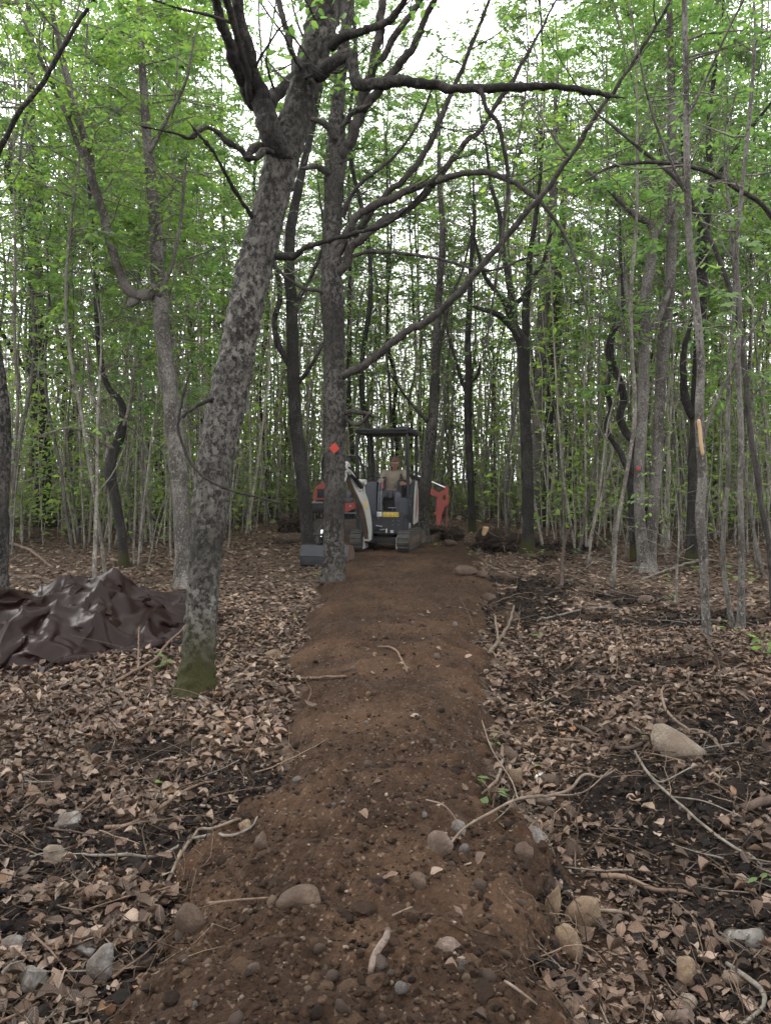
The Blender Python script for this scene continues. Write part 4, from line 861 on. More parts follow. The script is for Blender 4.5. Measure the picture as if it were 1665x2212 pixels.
def put(name, bms, mat_, parent=None, off=(0, 0, 0), smooth_=True, inv=None, **kw):
    if not isinstance(bms, (list, tuple)): bms = [bms]
    me = bpy.data.meshes.new(name); bm = bmesh.new()
    for b in bms: b.to_mesh(me); b.free(); bm.from_mesh(me)
    if inv is not None: bmesh.ops.transform(bm, matrix=inv, verts=bm.verts)
    else: bmesh.ops.translate(bm, vec=-Vector(off), verts=bm.verts)
    bm.to_mesh(me); bm.free(); me.materials.append(mat_)
    me.polygons.foreach_set('use_smooth', [smooth_] * len(me.polygons))
    if smooth_:
        try: me.set_sharp_from_angle(angle=math.radians(38))
        except Exception: pass
    return add(name, me, parent, **kw)
def WC(cx, cy, Yd):                      # position read off an enlargement of the machines
    return at((760 + cx / 3.784) / 1.206, (1100 + cy / 3.784) / 1.206, Yd)
def WC5(cx, cy, Yd): return WC(1135 + cx * .364, 454 + cy * .364, Yd)
def text(name, body, size, loc, rot, mat_, parent, ext=.0008, sx=1.0):
    c = bpy.data.curves.new(name, 'FONT'); c.body = body; c.size = size; c.extrude = ext; c.align_x = 'CENTER'; c.align_y = 'CENTER'; c.materials.append(mat_)
    tmp = bpy.data.objects.new('tmp', c); COL.objects.link(tmp); me = bpy.data.meshes.new_from_object(tmp.evaluated_get(bpy.context.evaluated_depsgraph_get())); bpy.data.objects.remove(tmp)
    if not me.materials: me.materials.append(mat_)
    o = add(name, me, parent, loc); o.rotation_euler = rot; o.scale = (sx, 1, 1); return o

M['grey_paint'] = paint('dark_grey_paint', (.0075, .0095, .013), .5, .4, (.035, .026, .020), spec=.25)
M['grey_light'] = paint('mid_grey_paint', (.015, .019, .026), .5, .4, (.045, .034, .026), spec=.25)
M['white_paint'] = paint('dirty_white_paint', (.27, .27, .255), .4, .35, (.20, .15, .10))
M['mud'] = paint('muddy_steel', (.035, .023, .016), .8, .6, (.05, .033, .022))
M['mudwhite'] = paint('mud_caked_paint', (.062, .041, .028), .7, .8, (.040, .026, .018), scale=9)
M['black'] = paint('black_steel', (.006, .0065, .008), .5, .15, spec=.22)
M['rubber'] = paint('rubber_track', (.016, .016, .016), .8, .8, (.065, .055, .042), scale=10)
M['steel'] = paint('worn_steel', (.12, .13, .145), .38, .35, (.08, .055, .04), metal=.6)
M['bucketback'] = paint('bucket_steel', (.016, .018, .022), .45, .4, (.03, .022, .018), metal=.3)
M['chrome'] = paint('chrome_rod', (.62, .63, .65), .2, .05, metal=.9)
M['orange'] = paint('orange_paint', (.16, .014, .008), .42, .35, (.17, .05, .03))
M['rust'] = paint('rusty_steel', (.13, .035, .022), .7, .5, (.05, .025, .018))
M['yellow'] = paint('yellow_sticker', (.30, .21, .02), .5, .2)
M['whitest'] = paint('white_sticker', (.32, .32, .31), .5, .25)
M['ink'] = paint('black_ink', (.02, .018, .015), .6, .0)
M['vinyl'] = paint('seat_vinyl', (.018, .019, .022), .55, .25)
M['red'] = paint('red_swoosh', (.18, .03, .02), .5, .2)

# --- white mini excavator
PSI = math.radians(11.5); EX, EY = .03, 15.2; EZ = float(top_h(EX, EY)) - .01
exc = empty('mini_excavator', (EX, EY, EZ), 'white and dark grey mini excavator with a black canopy, driven by the person', 'excavator', rz=-PSI)
INV = (Matrix.Translation((EX, EY, EZ)) @ Matrix.Rotation(-PSI, 4, 'Z')).inverted()
def ep(name, b, m_, parent=None, **k): return put(name, b, M[m_], parent or exc, **k)
for sgn, nm in ((-1, 'track'), (1, 'track')):
    cx_ = sgn * .455; prof = []
    L0, L1, zc, rr_ = -.62, .66, .19, .175
    for a in np.linspace(math.pi / 2, 3 * math.pi / 2, 10): prof.append((L0 + rr_ * math.cos(a), zc + rr_ * math.sin(a)))
    for a in np.linspace(-math.pi / 2, math.pi / 2, 10): prof.append((L1 + rr_ * math.cos(a), zc + rr_ * math.sin(a)))
    tr = ep('track', [prism(prof, 'x', cx_ - .115, cx_ + .115, .01)], 'rubber')
    per = []; P2 = np.array(prof + [prof[0]]); seg = np.linalg.norm(np.diff(P2, axis=0), axis=1); tot = seg.sum(); cum = np.concatenate([[0], np.cumsum(seg)])
    lug_ = []
    for k_ in range(36):
        s_ = tot * k_ / 36; i_ = min(np.searchsorted(cum, s_, 'right') - 1, len(seg) - 1); f_ = (s_ - cum[i_]) / seg[i_]; p_ = P2[i_] * (1 - f_) + P2[i_ + 1] * f_
        tn = (P2[i_ + 1] - P2[i_]) / seg[i_]; nn = np.array([tn[1], -tn[0]]); nn = nn if np.dot(nn, p_ - np.array([(L0 + L1) / 2, zc])) > 0 else -nn
        an = math.atan2(nn[1], nn[0]) - math.pi / 2
        b_ = box((-.11, -.02, -.008), (.11, .02, .022), .004, 1)
        bmesh.ops.transform(b_, matrix=Matrix.Translation((cx_, p_[0], p_[1])) @ Matrix.Rotation(an, 4, 'X'), verts=b_.verts); lug_.append(b_)
    lg = ep('track_lugs', lug_, 'rubber', tr); lg['kind'] = 'stuff'
    ep('idler', cyl((cx_ - .125, L0, zc), (cx_ + .125, L0, zc), .135, 20), 'mud', tr)
    ep('sprocket', cyl((cx_ - .125, L1, zc), (cx_ + .125, L1, zc), .13, 12), 'mud', tr)
    ep('track_frame', box((cx_ - .125, L0 + .12, .11), (cx_ + .125, L1 - .12, .25), .02), 'mudwhite', tr)
    ep('frame_cap', box((cx_ - sgn * .128 - .022, L0 - .06, .03), (cx_ - sgn * .128 + .022, L0 + .30, .26), .02), 'white_paint', tr)
ep('undercarriage', [box((-.34, -.45, .12), (.34, .5, .24), .02), cyl((0, 0, .22), (0, 0, .31), .30, 28)], 'black')
ep('dozer_blade', [prism([(.92, .03), (.99, .03), (1.03, .16), (1.0, .30), (.95, .30), (.97, .16)], 'x', -.60, .60, .004), box((-.30, .45, .12), (-.24, .95, .18)), box((.24, .45, .12), (.30, .95, .18))], 'mudwhite')
plan = [(-.49, -.50), (-.45, -.55), (.43, -.55), (.50, -.47), (.50, .30)] + [(.50 * math.cos(a), .30 + .45 * math.sin(a)) for a in np.linspace(.15, math.pi - .15, 12)] + [(-.50, .30)]
skirt = ep('lower_body', prism(plan, 'z', .31, .605, .018), 'grey_paint')
ep('seam', prism([(x_ * .997, y_ * .997) for x_, y_ in plan], 'z', .607, .617, .002), 'grey_light')
ep('deck', prism([(x_ * .995, y_ * .995) for x_, y_ in plan], 'z', .617, .66, .006), 'grey_paint')
ep('front_apron', prism([(-.535, .62), (-.5455, .65), (-.53, .745), (-.48, .762), (-.44, .66)], 'x', -.34, .47, .006), 'grey_paint')
ep('left_console_panel', prism([(-.50, .66), (-.50, 1.20), (-.44, 1.31), (-.10, 1.31), (-.02, 1.2), (-.02, .66)], 'x', -.32, -.11, .018), 'grey_light')
ep('side_cover', prism([(-.53, .66), (-.53, .97), (-.50, 1.0), (.02, 1.0), (.10, 1.06), (.22, 1.32), (.30, 1.36), (.70, 1.34), (.73, 1.25), (.73, .66)], 'x', .33, .495, .02), 'grey_light')
ep('console_cover', prism([(-.20, 1.0), (-.22, 1.22), (-.14, 1.34), (.12, 1.32), (.20, 1.0)], 'x', .24, .325, .02), 'grey_paint')
wp = ep('side_panel', prism([(.12, .46), (.14, .66), (.30, 1.18), (.38, 1.33), (.52, 1.33), (.66, 1.1), (.70, .66), (.62, .48)], 'x', .500, .522, .008), 'white_paint')
ep('stripe', prism([(.30, .55), (.34, .80), (.46, 1.18), (.50, 1.02), (.48, .75)], 'x', .5225, .526, 0), 'red', wp)
ep('engine_cover', prism([(.28, .66), (.26, 1.12), (.32, 1.18), (.66, 1.15), (.73, .95), (.73, .66)], 'x', -.46, .325, .03), 'grey_paint')
ep('seat_base', box((-.14, -.06, .66), (.30, .27, .97), .02), 'black')
st = ep('seat', [box((-.15, -.12, .97), (.31, .32, 1.07), .04, 3)], 'vinyl'); ep('backrest', [box((-.13, .29, 1.05), (.29, .38, 1.52), .04, 3)], 'vinyl', st)
ep('foot_step', box((-.08, -.44, .66), (.22, -.30, .72), .01), 'black')
pedal = ep('pedal', [box((.10, -.42, .80), (.26, -.30, .815), .004), cyl((.18, -.36, .66), (.18, -.36, .80), .008)], 'steel')
for x_ in (-.075, -.030):
    lv = ep('travel_lever', [sweep([(x_, -.46, .70), (x_, -.45, 1.0), (x_ + .01, -.40, 1.28), (x_ + .01, -.36, 1.38)], .0085)], 'steel')
    ep('grip', [cyl((x_ + .01 - .06 * (x_ < -.05), -.36, 1.385), (x_ + .07 - .06 * (x_ < -.05) + .01, -.36, 1.39), .014)], 'black', lv)
for x_, y_, tx in ((-.245, -.16, -.01), (.335, -.20, -.01)):
    ep('joystick', [cyl((x_, y_, 1.30), (x_ + tx, y_ - .03, 1.42), .016), ball((x_ + tx, y_ - .035, 1.44), (.022, .022, .035)), cyl((x_, y_, 1.28), (x_, y_, 1.34), .035, 14, .02)], 'black')
ep('control_box', [box((-.34, -.12, 1.30), (-.14, .20, 1.38), .02)], 'black'); ep('control_box', [box((.25, -.15, 1.25), (.43, .20, 1.35), .02)], 'black')
for x_, y_, bow in ((-.495, -.44, 1), (.495, -.44, 1), (-.47, .62, 0), (.485, .62, 0)):
    top = (x_ * (.93 if bow else 1), y_ + (.02 if bow else 0), 2.27)
    pts_ = [(x_, y_, .64), (x_, y_, 1.2), (x_ * 1.0, y_ - .03 * bow, 1.75), (x_ * .99, y_ - .02 * bow, 2.08), top] if bow else [(x_, y_, 1.1), (x_, y_, 1.7), top]
    ep('canopy_post', sweep(pts_, .032, 10), 'black')
roof = ep('canopy_roof', [box((-.53, -.50, 2.235), (.53, .70, 2.30), .02), box((-.52, -.53, 2.275), (.52, -.46, 2.325), .02), box((-.50, -.50, 2.29), (-.30, .60, 2.345), .03), box((.28, -.50, 2.29), (.50, .60, 2.36), .03)], 'black')
ep('roof_edge', box((.524, -.44, 2.27), (.534, .66, 2.315), .003), 'grey_light', roof)
# stickers, bolts, lettering
ws = ep('warning_label', box((.03, -.5515, .640), (.335, -.545, .728), .002), 'yellow')
for k_ in range(3):
    c_ = .085 + k_ * .09
    if k_ < 2: tri_ = [sweep([(c_ - .028, -.5525, .658), (c_, -.5525, .708)], .003, 4), sweep([(c_, -.5525, .708), (c_ + .028, -.5525, .658)], .003, 4), sweep([(c_ - .028, -.5525, .658), (c_ + .028, -.5525, .658)], .003, 4)]
    else: tri_ = [box((c_ - .02, -.5535, .655), (c_ - .014, -.5518, .708), 0), box((c_ - .02, -.5535, .702), (c_ + .028, -.5518, .708), 0), box((c_ - .02, -.5535, .655), (c_ + .012, -.5518, .661), 0), sweep([(c_ + .055, -.5525, .715), (c_ + .035, -.5525, .66)], .006, 4)]
    ep('pictogram', tri_, 'ink', ws)
wl_ = ep('white_label', box((-.085, -.5515, .645), (.010, -.545, .735), .002), 'whitest')
ep('pictogram', [box((-.076, -.5535, .66), (-.068, -.5518, .715), 0), box((-.06, -.5535, .695), (-.03, -.5518, .702), 0), box((-.06, -.5535, .67), (-.035, -.5518, .677), 0)], 'ink', wl_)
ep('white_label', box((-.42, -.5535, .345), (-.385, -.5505, .385), .002), 'whitest'); ep('white_label', box((.085, -.5535, .335), (.112, -.5505, .415), .002), 'whitest')
w3 = ep('white_label', box((.18, -.5535, .335), (.235, -.5505, .385), .002), 'whitest'); ep('pictogram', [box((.19, -.5545, .345), (.205, -.5537, .36), 0), box((.21, -.5545, .355), (.226, -.5537, .375), 0)], 'ink', w3)
for x_ in (.225, .335):
    for z_ in (.49, .565): ep('bolt', cyl((x_, -.560, z_), (x_, -.548, z_), .008, 8), 'steel')
text('lettering', 'E20', .15, (.4966 + .006, -.27, .455), (math.pi / 2, 0, math.pi / 2), M['whitest'], exc, .001, .95)
ql = ep('white_label', box((.4955, -.30, .845), (.4985, -.21, .935), .002), 'whitest')
tr_ = bmesh.new(); ring = [cyl((.4987, -.255 + .022 * math.cos(a), .895 + .022 * math.sin(a)), (.5005, -.255 + .022 * math.cos(a), .895 + .022 * math.sin(a)), .006, 6) for a in np.linspace(0, 6.28, 14)]
tr_.free(); ep('pictogram', ring, 'ink', ql)
ep('swing_recess_shade', box((-.13, -.556, .36), (.09, -.551, .50), .02), 'black'); ep('swing_pin', [cyl((-.10, -.575, .47), (.02, -.57, .45), .018), cyl((-.02, -.575, .39), (.07, -.57, .40), .016)], 'steel')  # flat black plate painted for the shade of the swing opening, no hollow cut
# boom, arm and bucket, swung to the picture's left
def ew(name, b, m_, parent=None, **k): return put(name, b, M[m_], parent or exc, inv=INV, **k)
sv = np.array([.90, -.44, 0])
bp = [WC(750, 1165, 14.50), WC(748, 1060, 14.44), WC(733, 940, 14.35), WC(708, 820, 14.22), WC(668, 715, 14.05), WC(615, 620, 13.92), WC(570, 530, 13.8), WC(538, 440, 13.68)]
bc = catmull(bp, .06); nb = len(bc); dd = np.interp(np.linspace(0, 1, nb), [0, .25, .6, 1], [.055, .10, .13, .06])
boom = ew('boom', rect_sweep(bc, sv, .055, dd), 'white_paint')
Tn = np.gradient(bc, axis=0); Tn /= np.linalg.norm(Tn, axis=1, keepdims=True); nn = np.cross(Tn, sv / np.linalg.norm(sv)); nn = nn * np.sign((nn * np.array([-.3, -1, -.6])).sum(1))[:, None]
ew('boom_underside', rect_sweep((bc + nn * (dd + .004)[:, None])[3:-1], sv, .050, .005), 'mudwhite', boom)
ew('mud_cake', rect_sweep((bc + nn * (dd + .012)[:, None])[1:int(nb * .35)], sv, .042, .006), 'mud', boom)
ew('swing_bracket', [box(tuple(WC(700, 1190, 14.62)), tuple(WC(700, 1190, 14.62) + np.array([.20, .14, .26])), .02)], 'black')
ew('pivot_lug', [cyl(WC(694, 590, 13.98) - sv * .07, WC(694, 590, 13.98) + sv * .07, .05, 18), rect_sweep([WC(694, 590, 13.98), WC(704, 660, 14.08), WC(712, 740, 14.15)], sv, .02, .045)], 'white_paint', boom)
ew('sticker', [cyl(WC(668, 680, 13.97), WC(668, 680, 13.95), .022, 4)], 'ink', boom)
ew('sticker', [box(tuple(WC(715, 850, 14.13)), tuple(WC(715, 850, 14.13) + np.array([.045, .004, .13])), .001)], 'yellow', boom)
cyl_ = ew('boom_cylinder', [cyl(WC(560, 500, 13.6), WC(625, 560, 13.75), .030), cyl(WC(625, 560, 13.75), WC(690, 640, 13.9), .042)], 'black', boom)
ew('cylinder_rod', [cyl(WC(540, 480, 13.52), WC(575, 515, 13.6), .018)], 'chrome', cyl_)
for k_ in range(3):
    ew('hose', sweep([WC(550 + 12 * k_, 440, 13.58), WC(590 + 14 * k_, 470 + 18 * k_, 13.62), WC(640 + 8 * k_, 530 + 22 * k_, 13.75), WC(655, 600 + 16 * k_, 13.9)], .011), 'black', boom)
arm_ = ew('arm', rect_sweep(catmull([WC(548, 400, 13.62), WC(520, 470, 13.56), WC(470, 620, 13.42), WC(410, 860, 13.28), WC(350, 1090, 13.2)], .08), sv, .045, np.interp(np.linspace(0, 1, len(catmull([WC(548, 400, 13.62), WC(520, 470, 13.56), WC(470, 620, 13.42), WC(410, 860, 13.28), WC(350, 1090, 13.2)], .08))), [0, .2, 1], [.05, .09, .05])), 'white_paint')
ew('linkage', [rect_sweep([WC(300, 1010, 13.2), WC(262, 1110, 13.12), WC(262, 1190, 13.1)], sv, .03, .028), cyl(WC(262, 1110, 13.12) - sv * .09, WC(262, 1110, 13.12) + sv * .09, .035), rect_sweep([WC(300, 1190, 13.2), WC(330, 1090, 13.25)], sv, .06, .06)], 'black', arm_)
ew('cylinder_rod', [cyl(WC(300, 1060, 13.1), WC(292, 1130, 13.08), .022)], 'chrome', arm_)
bk0 = WC(350, 1435, 13.25); bk0[2] = float(top_h(bk0[0], bk0[1])) + .0
BM4 = Matrix.Translation(Vector(bk0)) @ Matrix.Rotation(math.radians(-14), 4, 'Z')
prof = [(.10, .36), (-.04, .385), (-.15, .375), (-.195, .20), (-.20, .17), (-.17, .03), (-.06, -.01), (.08, 0.0)]
shell = prof + [(y_ + .0, z_ + .02) if k_ == 0 else (y_ + .014, z_ + .010) for k_, (y_, z_) in enumerate(reversed(prof[1:]))][0:] 
shell = prof + [(.08, .016), (-.055, .008), (-.155, .04), (-.184, .17), (-.180, .20), (-.138, .36), (-.04, .368), (.10, .345)]
INV2 = INV @ BM4
bu = put('bucket', [prism(shell, 'x', -.42, .42, .003)], M['bucketback'], exc, inv=INV2)
for x_ in (-.43, .42): put('side_plate', [prism(prof + [(.2, .12), (.18, .28)], 'x', x_, x_ + .012, .002)], M['mudwhite' if x_ > 0 else 'bucketback'], bu, inv=INV2)
put('wear_strip', [box((-.425, -.205, .178), (.425, -.196, .196), .002)], M['black'], bu, inv=INV2)
for x_ in (-.16, .02): put('bucket_ear', [prism([(-.08, .37), (-.05, .50), (.03, .50), (.06, .37)], 'x', x_, x_ + .02, .004)], M['black'], bu, inv=INV2)

# --- orange excavator behind
OX, OY = WC(480, 1000, 19.3)[0], 19.3; OZ = float(top_h(OX, OY))
org = empty('orange_excavator', (OX, OY, OZ), 'orange red mini excavator behind the white one, its arm out past the slim trunk', 'excavator')
def ow(name, b, m_, parent=None, **k): return put(name, b, M[m_], parent or org, off=(OX, OY, OZ), **k)
def bx2(c0, c1, y0, y1, bev=.02):          # a box between two photo corners and two depths
    a, b = WC(*c0, (y0 + y1) / 2), WC(*c1, (y0 + y1) / 2); return box((a[0], y0, b[2]), (b[0], y1, a[2]), bev)
for yy in (18.75, 19.65):
    a = WC(210, 1000, yy); b = WC(720, 1000, yy); zt = OZ + .36; pr = []
    for an in np.linspace(math.pi / 2, 3 * math.pi / 2, 9): pr.append((a[0] + .17 + .17 * math.cos(an), OZ + .18 + .18 * math.sin(an)))
    for an in np.linspace(-math.pi / 2, math.pi / 2, 9): pr.append((b[0] - .17 + .17 * math.cos(an), OZ + .18 + .18 * math.sin(an)))
    tr = ow('track', prism(pr, 'y', yy - .13, yy + .13, .01), 'rubber'); ow('track_frame', box((a[0] + .2, yy - .14, OZ + .1), (b[0] - .2, yy + .14, OZ + .26)), 'mud', tr)
ow('undercarriage', [bx2((330, 880), (620, 985), 18.9, 19.6)], 'black')
hood = ow('engine_hood', [prism([(WC(222, 790, 19)[0], WC(0, 790, 19)[2]), (WC(226, 690, 19)[0], WC(0, 690, 19)[2]), (WC(245, 630, 19)[0], WC(0, 630, 19)[2]), (WC(275, 606, 19)[0], WC(0, 606, 19)[2]),
      (WC(330, 598, 19)[0], WC(0, 598, 19)[2]), (WC(480, 600, 19)[0], WC(0, 600, 19)[2]), (WC(500, 790, 19)[0], WC(0, 790, 19)[2])], 'y', 18.7, 19.8, .05)], 'orange')
ow('vent', bx2((248, 655), (322, 745), 18.685, 18.72, .012), 'black', hood)
cw = ow('counterweight', bx2((215, 792), (520, 890), 18.66, 19.85, .05), 'black'); ow('trim', bx2((213, 780), (320, 793), 18.65, 19.8, .004), 'steel', cw)
ow('vent', bx2((240, 760), (320, 779), 18.69, 18.72, .008), 'black', hood)
ow('lower_body', prism([(WC(500, 0, 18.6)[0], WC(0, 800, 18.6)[2]), (WC(622, 0, 18.6)[0], WC(0, 797, 18.6)[2]), (WC(622, 0, 18.6)[0], WC(0, 850, 18.6)[2]), (WC(590, 0, 18.6)[0], WC(0, 862, 18.6)[2]), (WC(545, 0, 18.6)[0], WC(0, 888, 18.6)[2]), (WC(500, 0, 18.6)[0], WC(0, 888, 18.6)[2])], 'y', 18.6, 19.7, .012), 'orange')
text('lettering', '8', .075, tuple(WC(577, 826, 18.595) - np.array([OX, OY, OZ])), (math.pi / 2, 0, 0), M['whitest'], org)
ow('seat', [ball(WC(560, 745, 19.0), (.13, .2, .19)), bx2((520, 745), (605, 800), 18.8, 19.3, .04)], 'vinyl')
ow('floor_plate', bx2((500, 882), (640, 892), 18.6, 19.7, .004), 'steel')
ow('roll_bar', sweep([WC(330, 610, 18.9), WC(308, 545, 18.9), WC(303, 430, 18.9), WC(308, 365, 18.9), WC(330, 338, 18.9), WC(420, 330, 18.9), WC(520, 333, 18.9), WC(548, 345, 18.9), WC(572, 400, 18.85), WC(605, 520, 18.8), WC(630, 680, 18.8), WC(640, 800, 18.8)], .026, 10), 'black')
ow('roll_bar', sweep([WC(420, 610, 19.7), WC(405, 480, 19.7), WC(410, 370, 19.7), WC(430, 342, 19.7), WC(540, 335, 19.7), WC(640, 338, 19.7), WC(668, 350, 19.7), WC(700, 460, 19.65), WC(722, 560, 19.6), WC(735, 660, 19.6), WC(738, 780, 19.6)], .026, 10), 'black')
ow('cross_bar', sweep([WC(540, 331, 18.9), WC(600, 329, 19.3), WC(650, 335, 19.7)], .022, 8), 'steel')
ow('hose', sweep([WC(700, 450, 19.3), WC(730, 430, 19.3), WC(748, 480, 19.3), WC(752, 600, 19.3), WC(750, 640, 19.3)], .012, 6), 'black')
ob = [WC(640, 880, 19.1), WC(760, 800, 19.15), WC(900, 640, 19.2), WC(1040, 590, 19.2), WC(1190, 590, 19.2), WC(1300, 640, 19.15), WC(1390, 690, 19.1), WC(1440, 720, 19.1)]
obc = catmull(ob, .1); bo = ow('boom', rect_sweep(obc, (0, 1, 0), .07, np.interp(np.linspace(0, 1, len(obc)), [0, .4, .75, 1], [.10, .14, .10, .06])), 'orange')
ac = ow('arm_cylinder', cyl(WC(1130, 500, 19.1), WC(1275, 570, 19.05), .045), 'black', bo); ow('cylinder_rod', cyl(WC(1200, 512, 19.06), WC(1512, 645, 19.0), .022), 'chrome', ac)
arm_poly = [(600, 590), (620, 575), (850, 655), (930, 612), (1000, 590), (1030, 500), (1065, 470), (1110, 485), (1128, 960), (1095, 1000), (1030, 1040), (985, 1120), (950, 1240), (915, 1400), (890, 1560), (790, 1560), (785, 1255), (728, 1230), (790, 1140), (805, 780), (610, 705)]
hole = [(995 + 42 * math.cos(a), 785 + 75 * math.sin(a)) for a in np.linspace(0, 2 * math.pi, 15)[:-1]]
def plate(poly, hole_, y0, y1, par, name, m_):
    from mathutils.geometry import tessellate_polygon
    f = lambda p, yy: Vector(WC5(p[0], p[1], 19.0)) + Vector((0, yy - 19.0, 0))
    loops = [[Vector((*p, 0)) for p in poly], [Vector((*p, 0)) for p in hole_]]
    al = poly + hole_; tri = tessellate_polygon(loops); bm = bmesh.new()
    a = [bm.verts.new(f(p, y0)) for p in al]; b = [bm.verts.new(f(p, y1)) for p in al]
    for t in tri:
        bm.faces.new([a[i] for i in t]); bm.faces.new([b[i] for i in reversed(t)])
    for st_, n in ((0, len(poly)), (len(poly), len(hole_))):
        for i in range(n): j = (i + 1) % n; bm.faces.new((a[st_ + i], a[st_ + j], b[st_ + j], b[st_ + i]))
    bmesh.ops.recalc_face_normals(bm, faces=bm.faces); return put(name, bm, M[m_], par, off=(OX, OY, OZ), smooth_=False)
oa = plate(arm_poly, hole, 18.93, 19.09, org, 'arm', 'orange')
ow('pin', [cyl(WC5(1080, 985, 18.9), WC5(1080, 985, 19.12), .035), cyl(WC5(850, 760, 18.9), WC5(850, 760, 19.12), .03), cyl(WC5(750, 1228, 18.9), WC5(750, 1228, 19.12), .03)], 'rust', oa)
ow('thumb_link', [rect_sweep([WC5(752, 1240, 19.0), WC5(738, 1400, 19.0), WC5(720, 1600, 19.0)], (0, 1, 0), .04, .024)], 'black', oa)
ow('bucket_cylinder', [rect_sweep([WC5(1035, 1050, 18.98), WC5(1028, 1300, 18.98), WC5(1018, 1520, 18.98)], (0, 1, 0), .02, .018)], 'black', oa)
ow('tool_bar', [rect_sweep([WC5(1080, 1020, 19.0), WC5(1078, 1350, 19.0), WC5(1068, 1660, 19.0)], (0, 1, 0), .025, .020)], 'rust', oa)

# ------------------------------------------------------------------ the driver
def skin_mesh(verts, edges, radii, sub=2, root=0, vox=0):
    me = bpy.data.meshes.new('tmp'); me.from_pydata([tuple(v) for v in verts], edges, []); o = bpy.data.objects.new('tmp', me); COL.objects.link(o)
    sk = o.modifiers.new('s', 'SKIN'); sk.use_smooth_shade = True; sk.branch_smoothing = .6
    for i, r_ in enumerate(radii): me.skin_vertices[0].data[i].radius = (r_, r_) if isinstance(r_, (int, float)) else r_
    me.skin_vertices[0].data[root].use_root = True
    sb = o.modifiers.new('d', 'SUBSURF'); sb.levels = sb.render_levels = sub
    if vox:
        rm = o.modifiers.new('r', 'REMESH'); rm.mode = 'VOXEL'; rm.voxel_size = vox; rm.use_smooth_shade = True
        cs = o.modifiers.new('c', 'SMOOTH'); cs.iterations = 4; cs.factor = .5
    dg = bpy.context.evaluated_depsgraph_get(); m2 = bpy.data.meshes.new_from_object(o.evaluated_get(dg)); bpy.data.objects.remove(o); bpy.data.meshes.remove(me)
    bm = bmesh.new(); bm.from_mesh(m2); bpy.data.meshes.remove(m2); return bm
t = NT('skin'); M['skin'] = t.done(t.pbr(t.mix(t.noise(20, 3), (.18, .088, .062), (.25, .135, .095)), .55, spec=.3))
def cloth(name, a, b, sc=120):
    t = NT(name); n = t.noise(9, 4, .6); w = t.noise(sc, 2)
    return t.done(t.pbr(t.mix(n, a, b), .92, spec=.1, nrm=t.bump(t.math('ADD', t.math('MULTIPLY', w, .2), n), .012)))
M['shirt'] = cloth('tan_cotton', (.115, .097, .072), (.16, .135, .105)); M['jeans'] = cloth('grey_denim', (.035, .036, .043), (.065, .065, .073))
M['cap'] = cloth('brown_cap_cloth', (.035, .020, .014), (.09, .055, .037), 30); M['boots'] = cloth('leather', (.10, .07, .045), (.15, .105, .07)); M['hair'] = cloth('brown_hair', (.10, .055, .03), (.16, .09, .05))
M['eye'] = paint('eye', (.03, .025, .02), .3, 0)
J = dict(pel=WC(985, 708, 15.30), sp=WC(990, 630, 15.28), ch=WC(1003, 550, 15.25), nb=WC(1010, 498, 15.22), nt=WC(1013, 462, 15.18), hd=WC(1015, 430, 15.15),
         sL=WC(912, 500, 15.24), sR=WC(1106, 498, 15.16), eL=WC(868, 592, 15.12), eR=WC(1158, 600, 15.02), wL=WC(812, 604, 14.93), wR=WC(1112, 612, 14.84),
         hL=WC(940, 712, 15.26), hR=WC(1030, 712, 15.22), kL=WC(862, 722, 14.90), kR=WC(1044, 728, 14.82), aL=WC(866, 912, 14.86), aR=WC(1052, 906, 14.80), tL=WC(858, 930, 14.72), tR=WC(1062, 928, 14.66))
per = empty('person', tuple(J['pel']), 'person in brown cap, tan t-shirt and grey jeans seated in the white excavator', 'person')
def cloth_mesh(segs, vox=.011):
    me = bpy.data.meshes.new('tmp'); bm = bmesh.new()
    for a, b, ra, rb, fl_ in segs:
        n = max(2, int(np.linalg.norm(b - a) / (min(ra, rb) * .35)) + 1)
        for f in np.linspace(0, 1, n):
            c = a * (1 - f) + b * f; r_ = ra * (1 - f) + rb * f; m4 = Matrix.Translation(Vector(c)) @ Matrix.Diagonal((r_, r_ * fl_, r_, 1)); bmesh.ops.create_icosphere(bm, subdivisions=2, radius=1, matrix=m4)
    bm.to_mesh(me); bm.free(); o = bpy.data.objects.new('tmp', me); COL.objects.link(o)
    rm = o.modifiers.new('r', 'REMESH'); rm.mode = 'VOXEL'; rm.voxel_size = vox; cs = o.modifiers.new('c', 'SMOOTH'); cs.iterations = 6; cs.factor = .6
    m2 = bpy.data.meshes.new_from_object(o.evaluated_get(bpy.context.evaluated_depsgraph_get())); bpy.data.objects.remove(o)
    V = np.empty(len(m2.vertices) * 3, np.float32); m2.vertices.foreach_get('co', V); V = V.reshape(-1, 3)
    V += (np.stack([fbm(V[:, 0] * 9, V[:, 1] * 9, V[:, 2] * 14, 2), fbm(V[:, 0] * 9 + 5, V[:, 1] * 9, V[:, 2] * 14, 2), 0 * V[:, 0]], -1) * .008); m2.vertices.foreach_set('co', V.ravel())
    bm = bmesh.new(); bm.from_mesh(m2); bpy.data.meshes.remove(m2); return bm
def chain(names, rad, f=1.0, add_=0.0): return [J[n] for n in names], [r_ * f + add_ for r_ in rad]
names = ['pel', 'sp', 'ch', 'nb', 'nt', 'hd', 'sL', 'eL', 'wL', 'sR', 'eR', 'wR', 'hL', 'kL', 'aL', 'tL', 'hR', 'kR', 'aR', 'tR']
rads = [.095, .088, .098, .050, .046, .045, .042, .038, .026, .042, .038, .026, .080, .055, .038, .026, .080, .055, .038, .026]
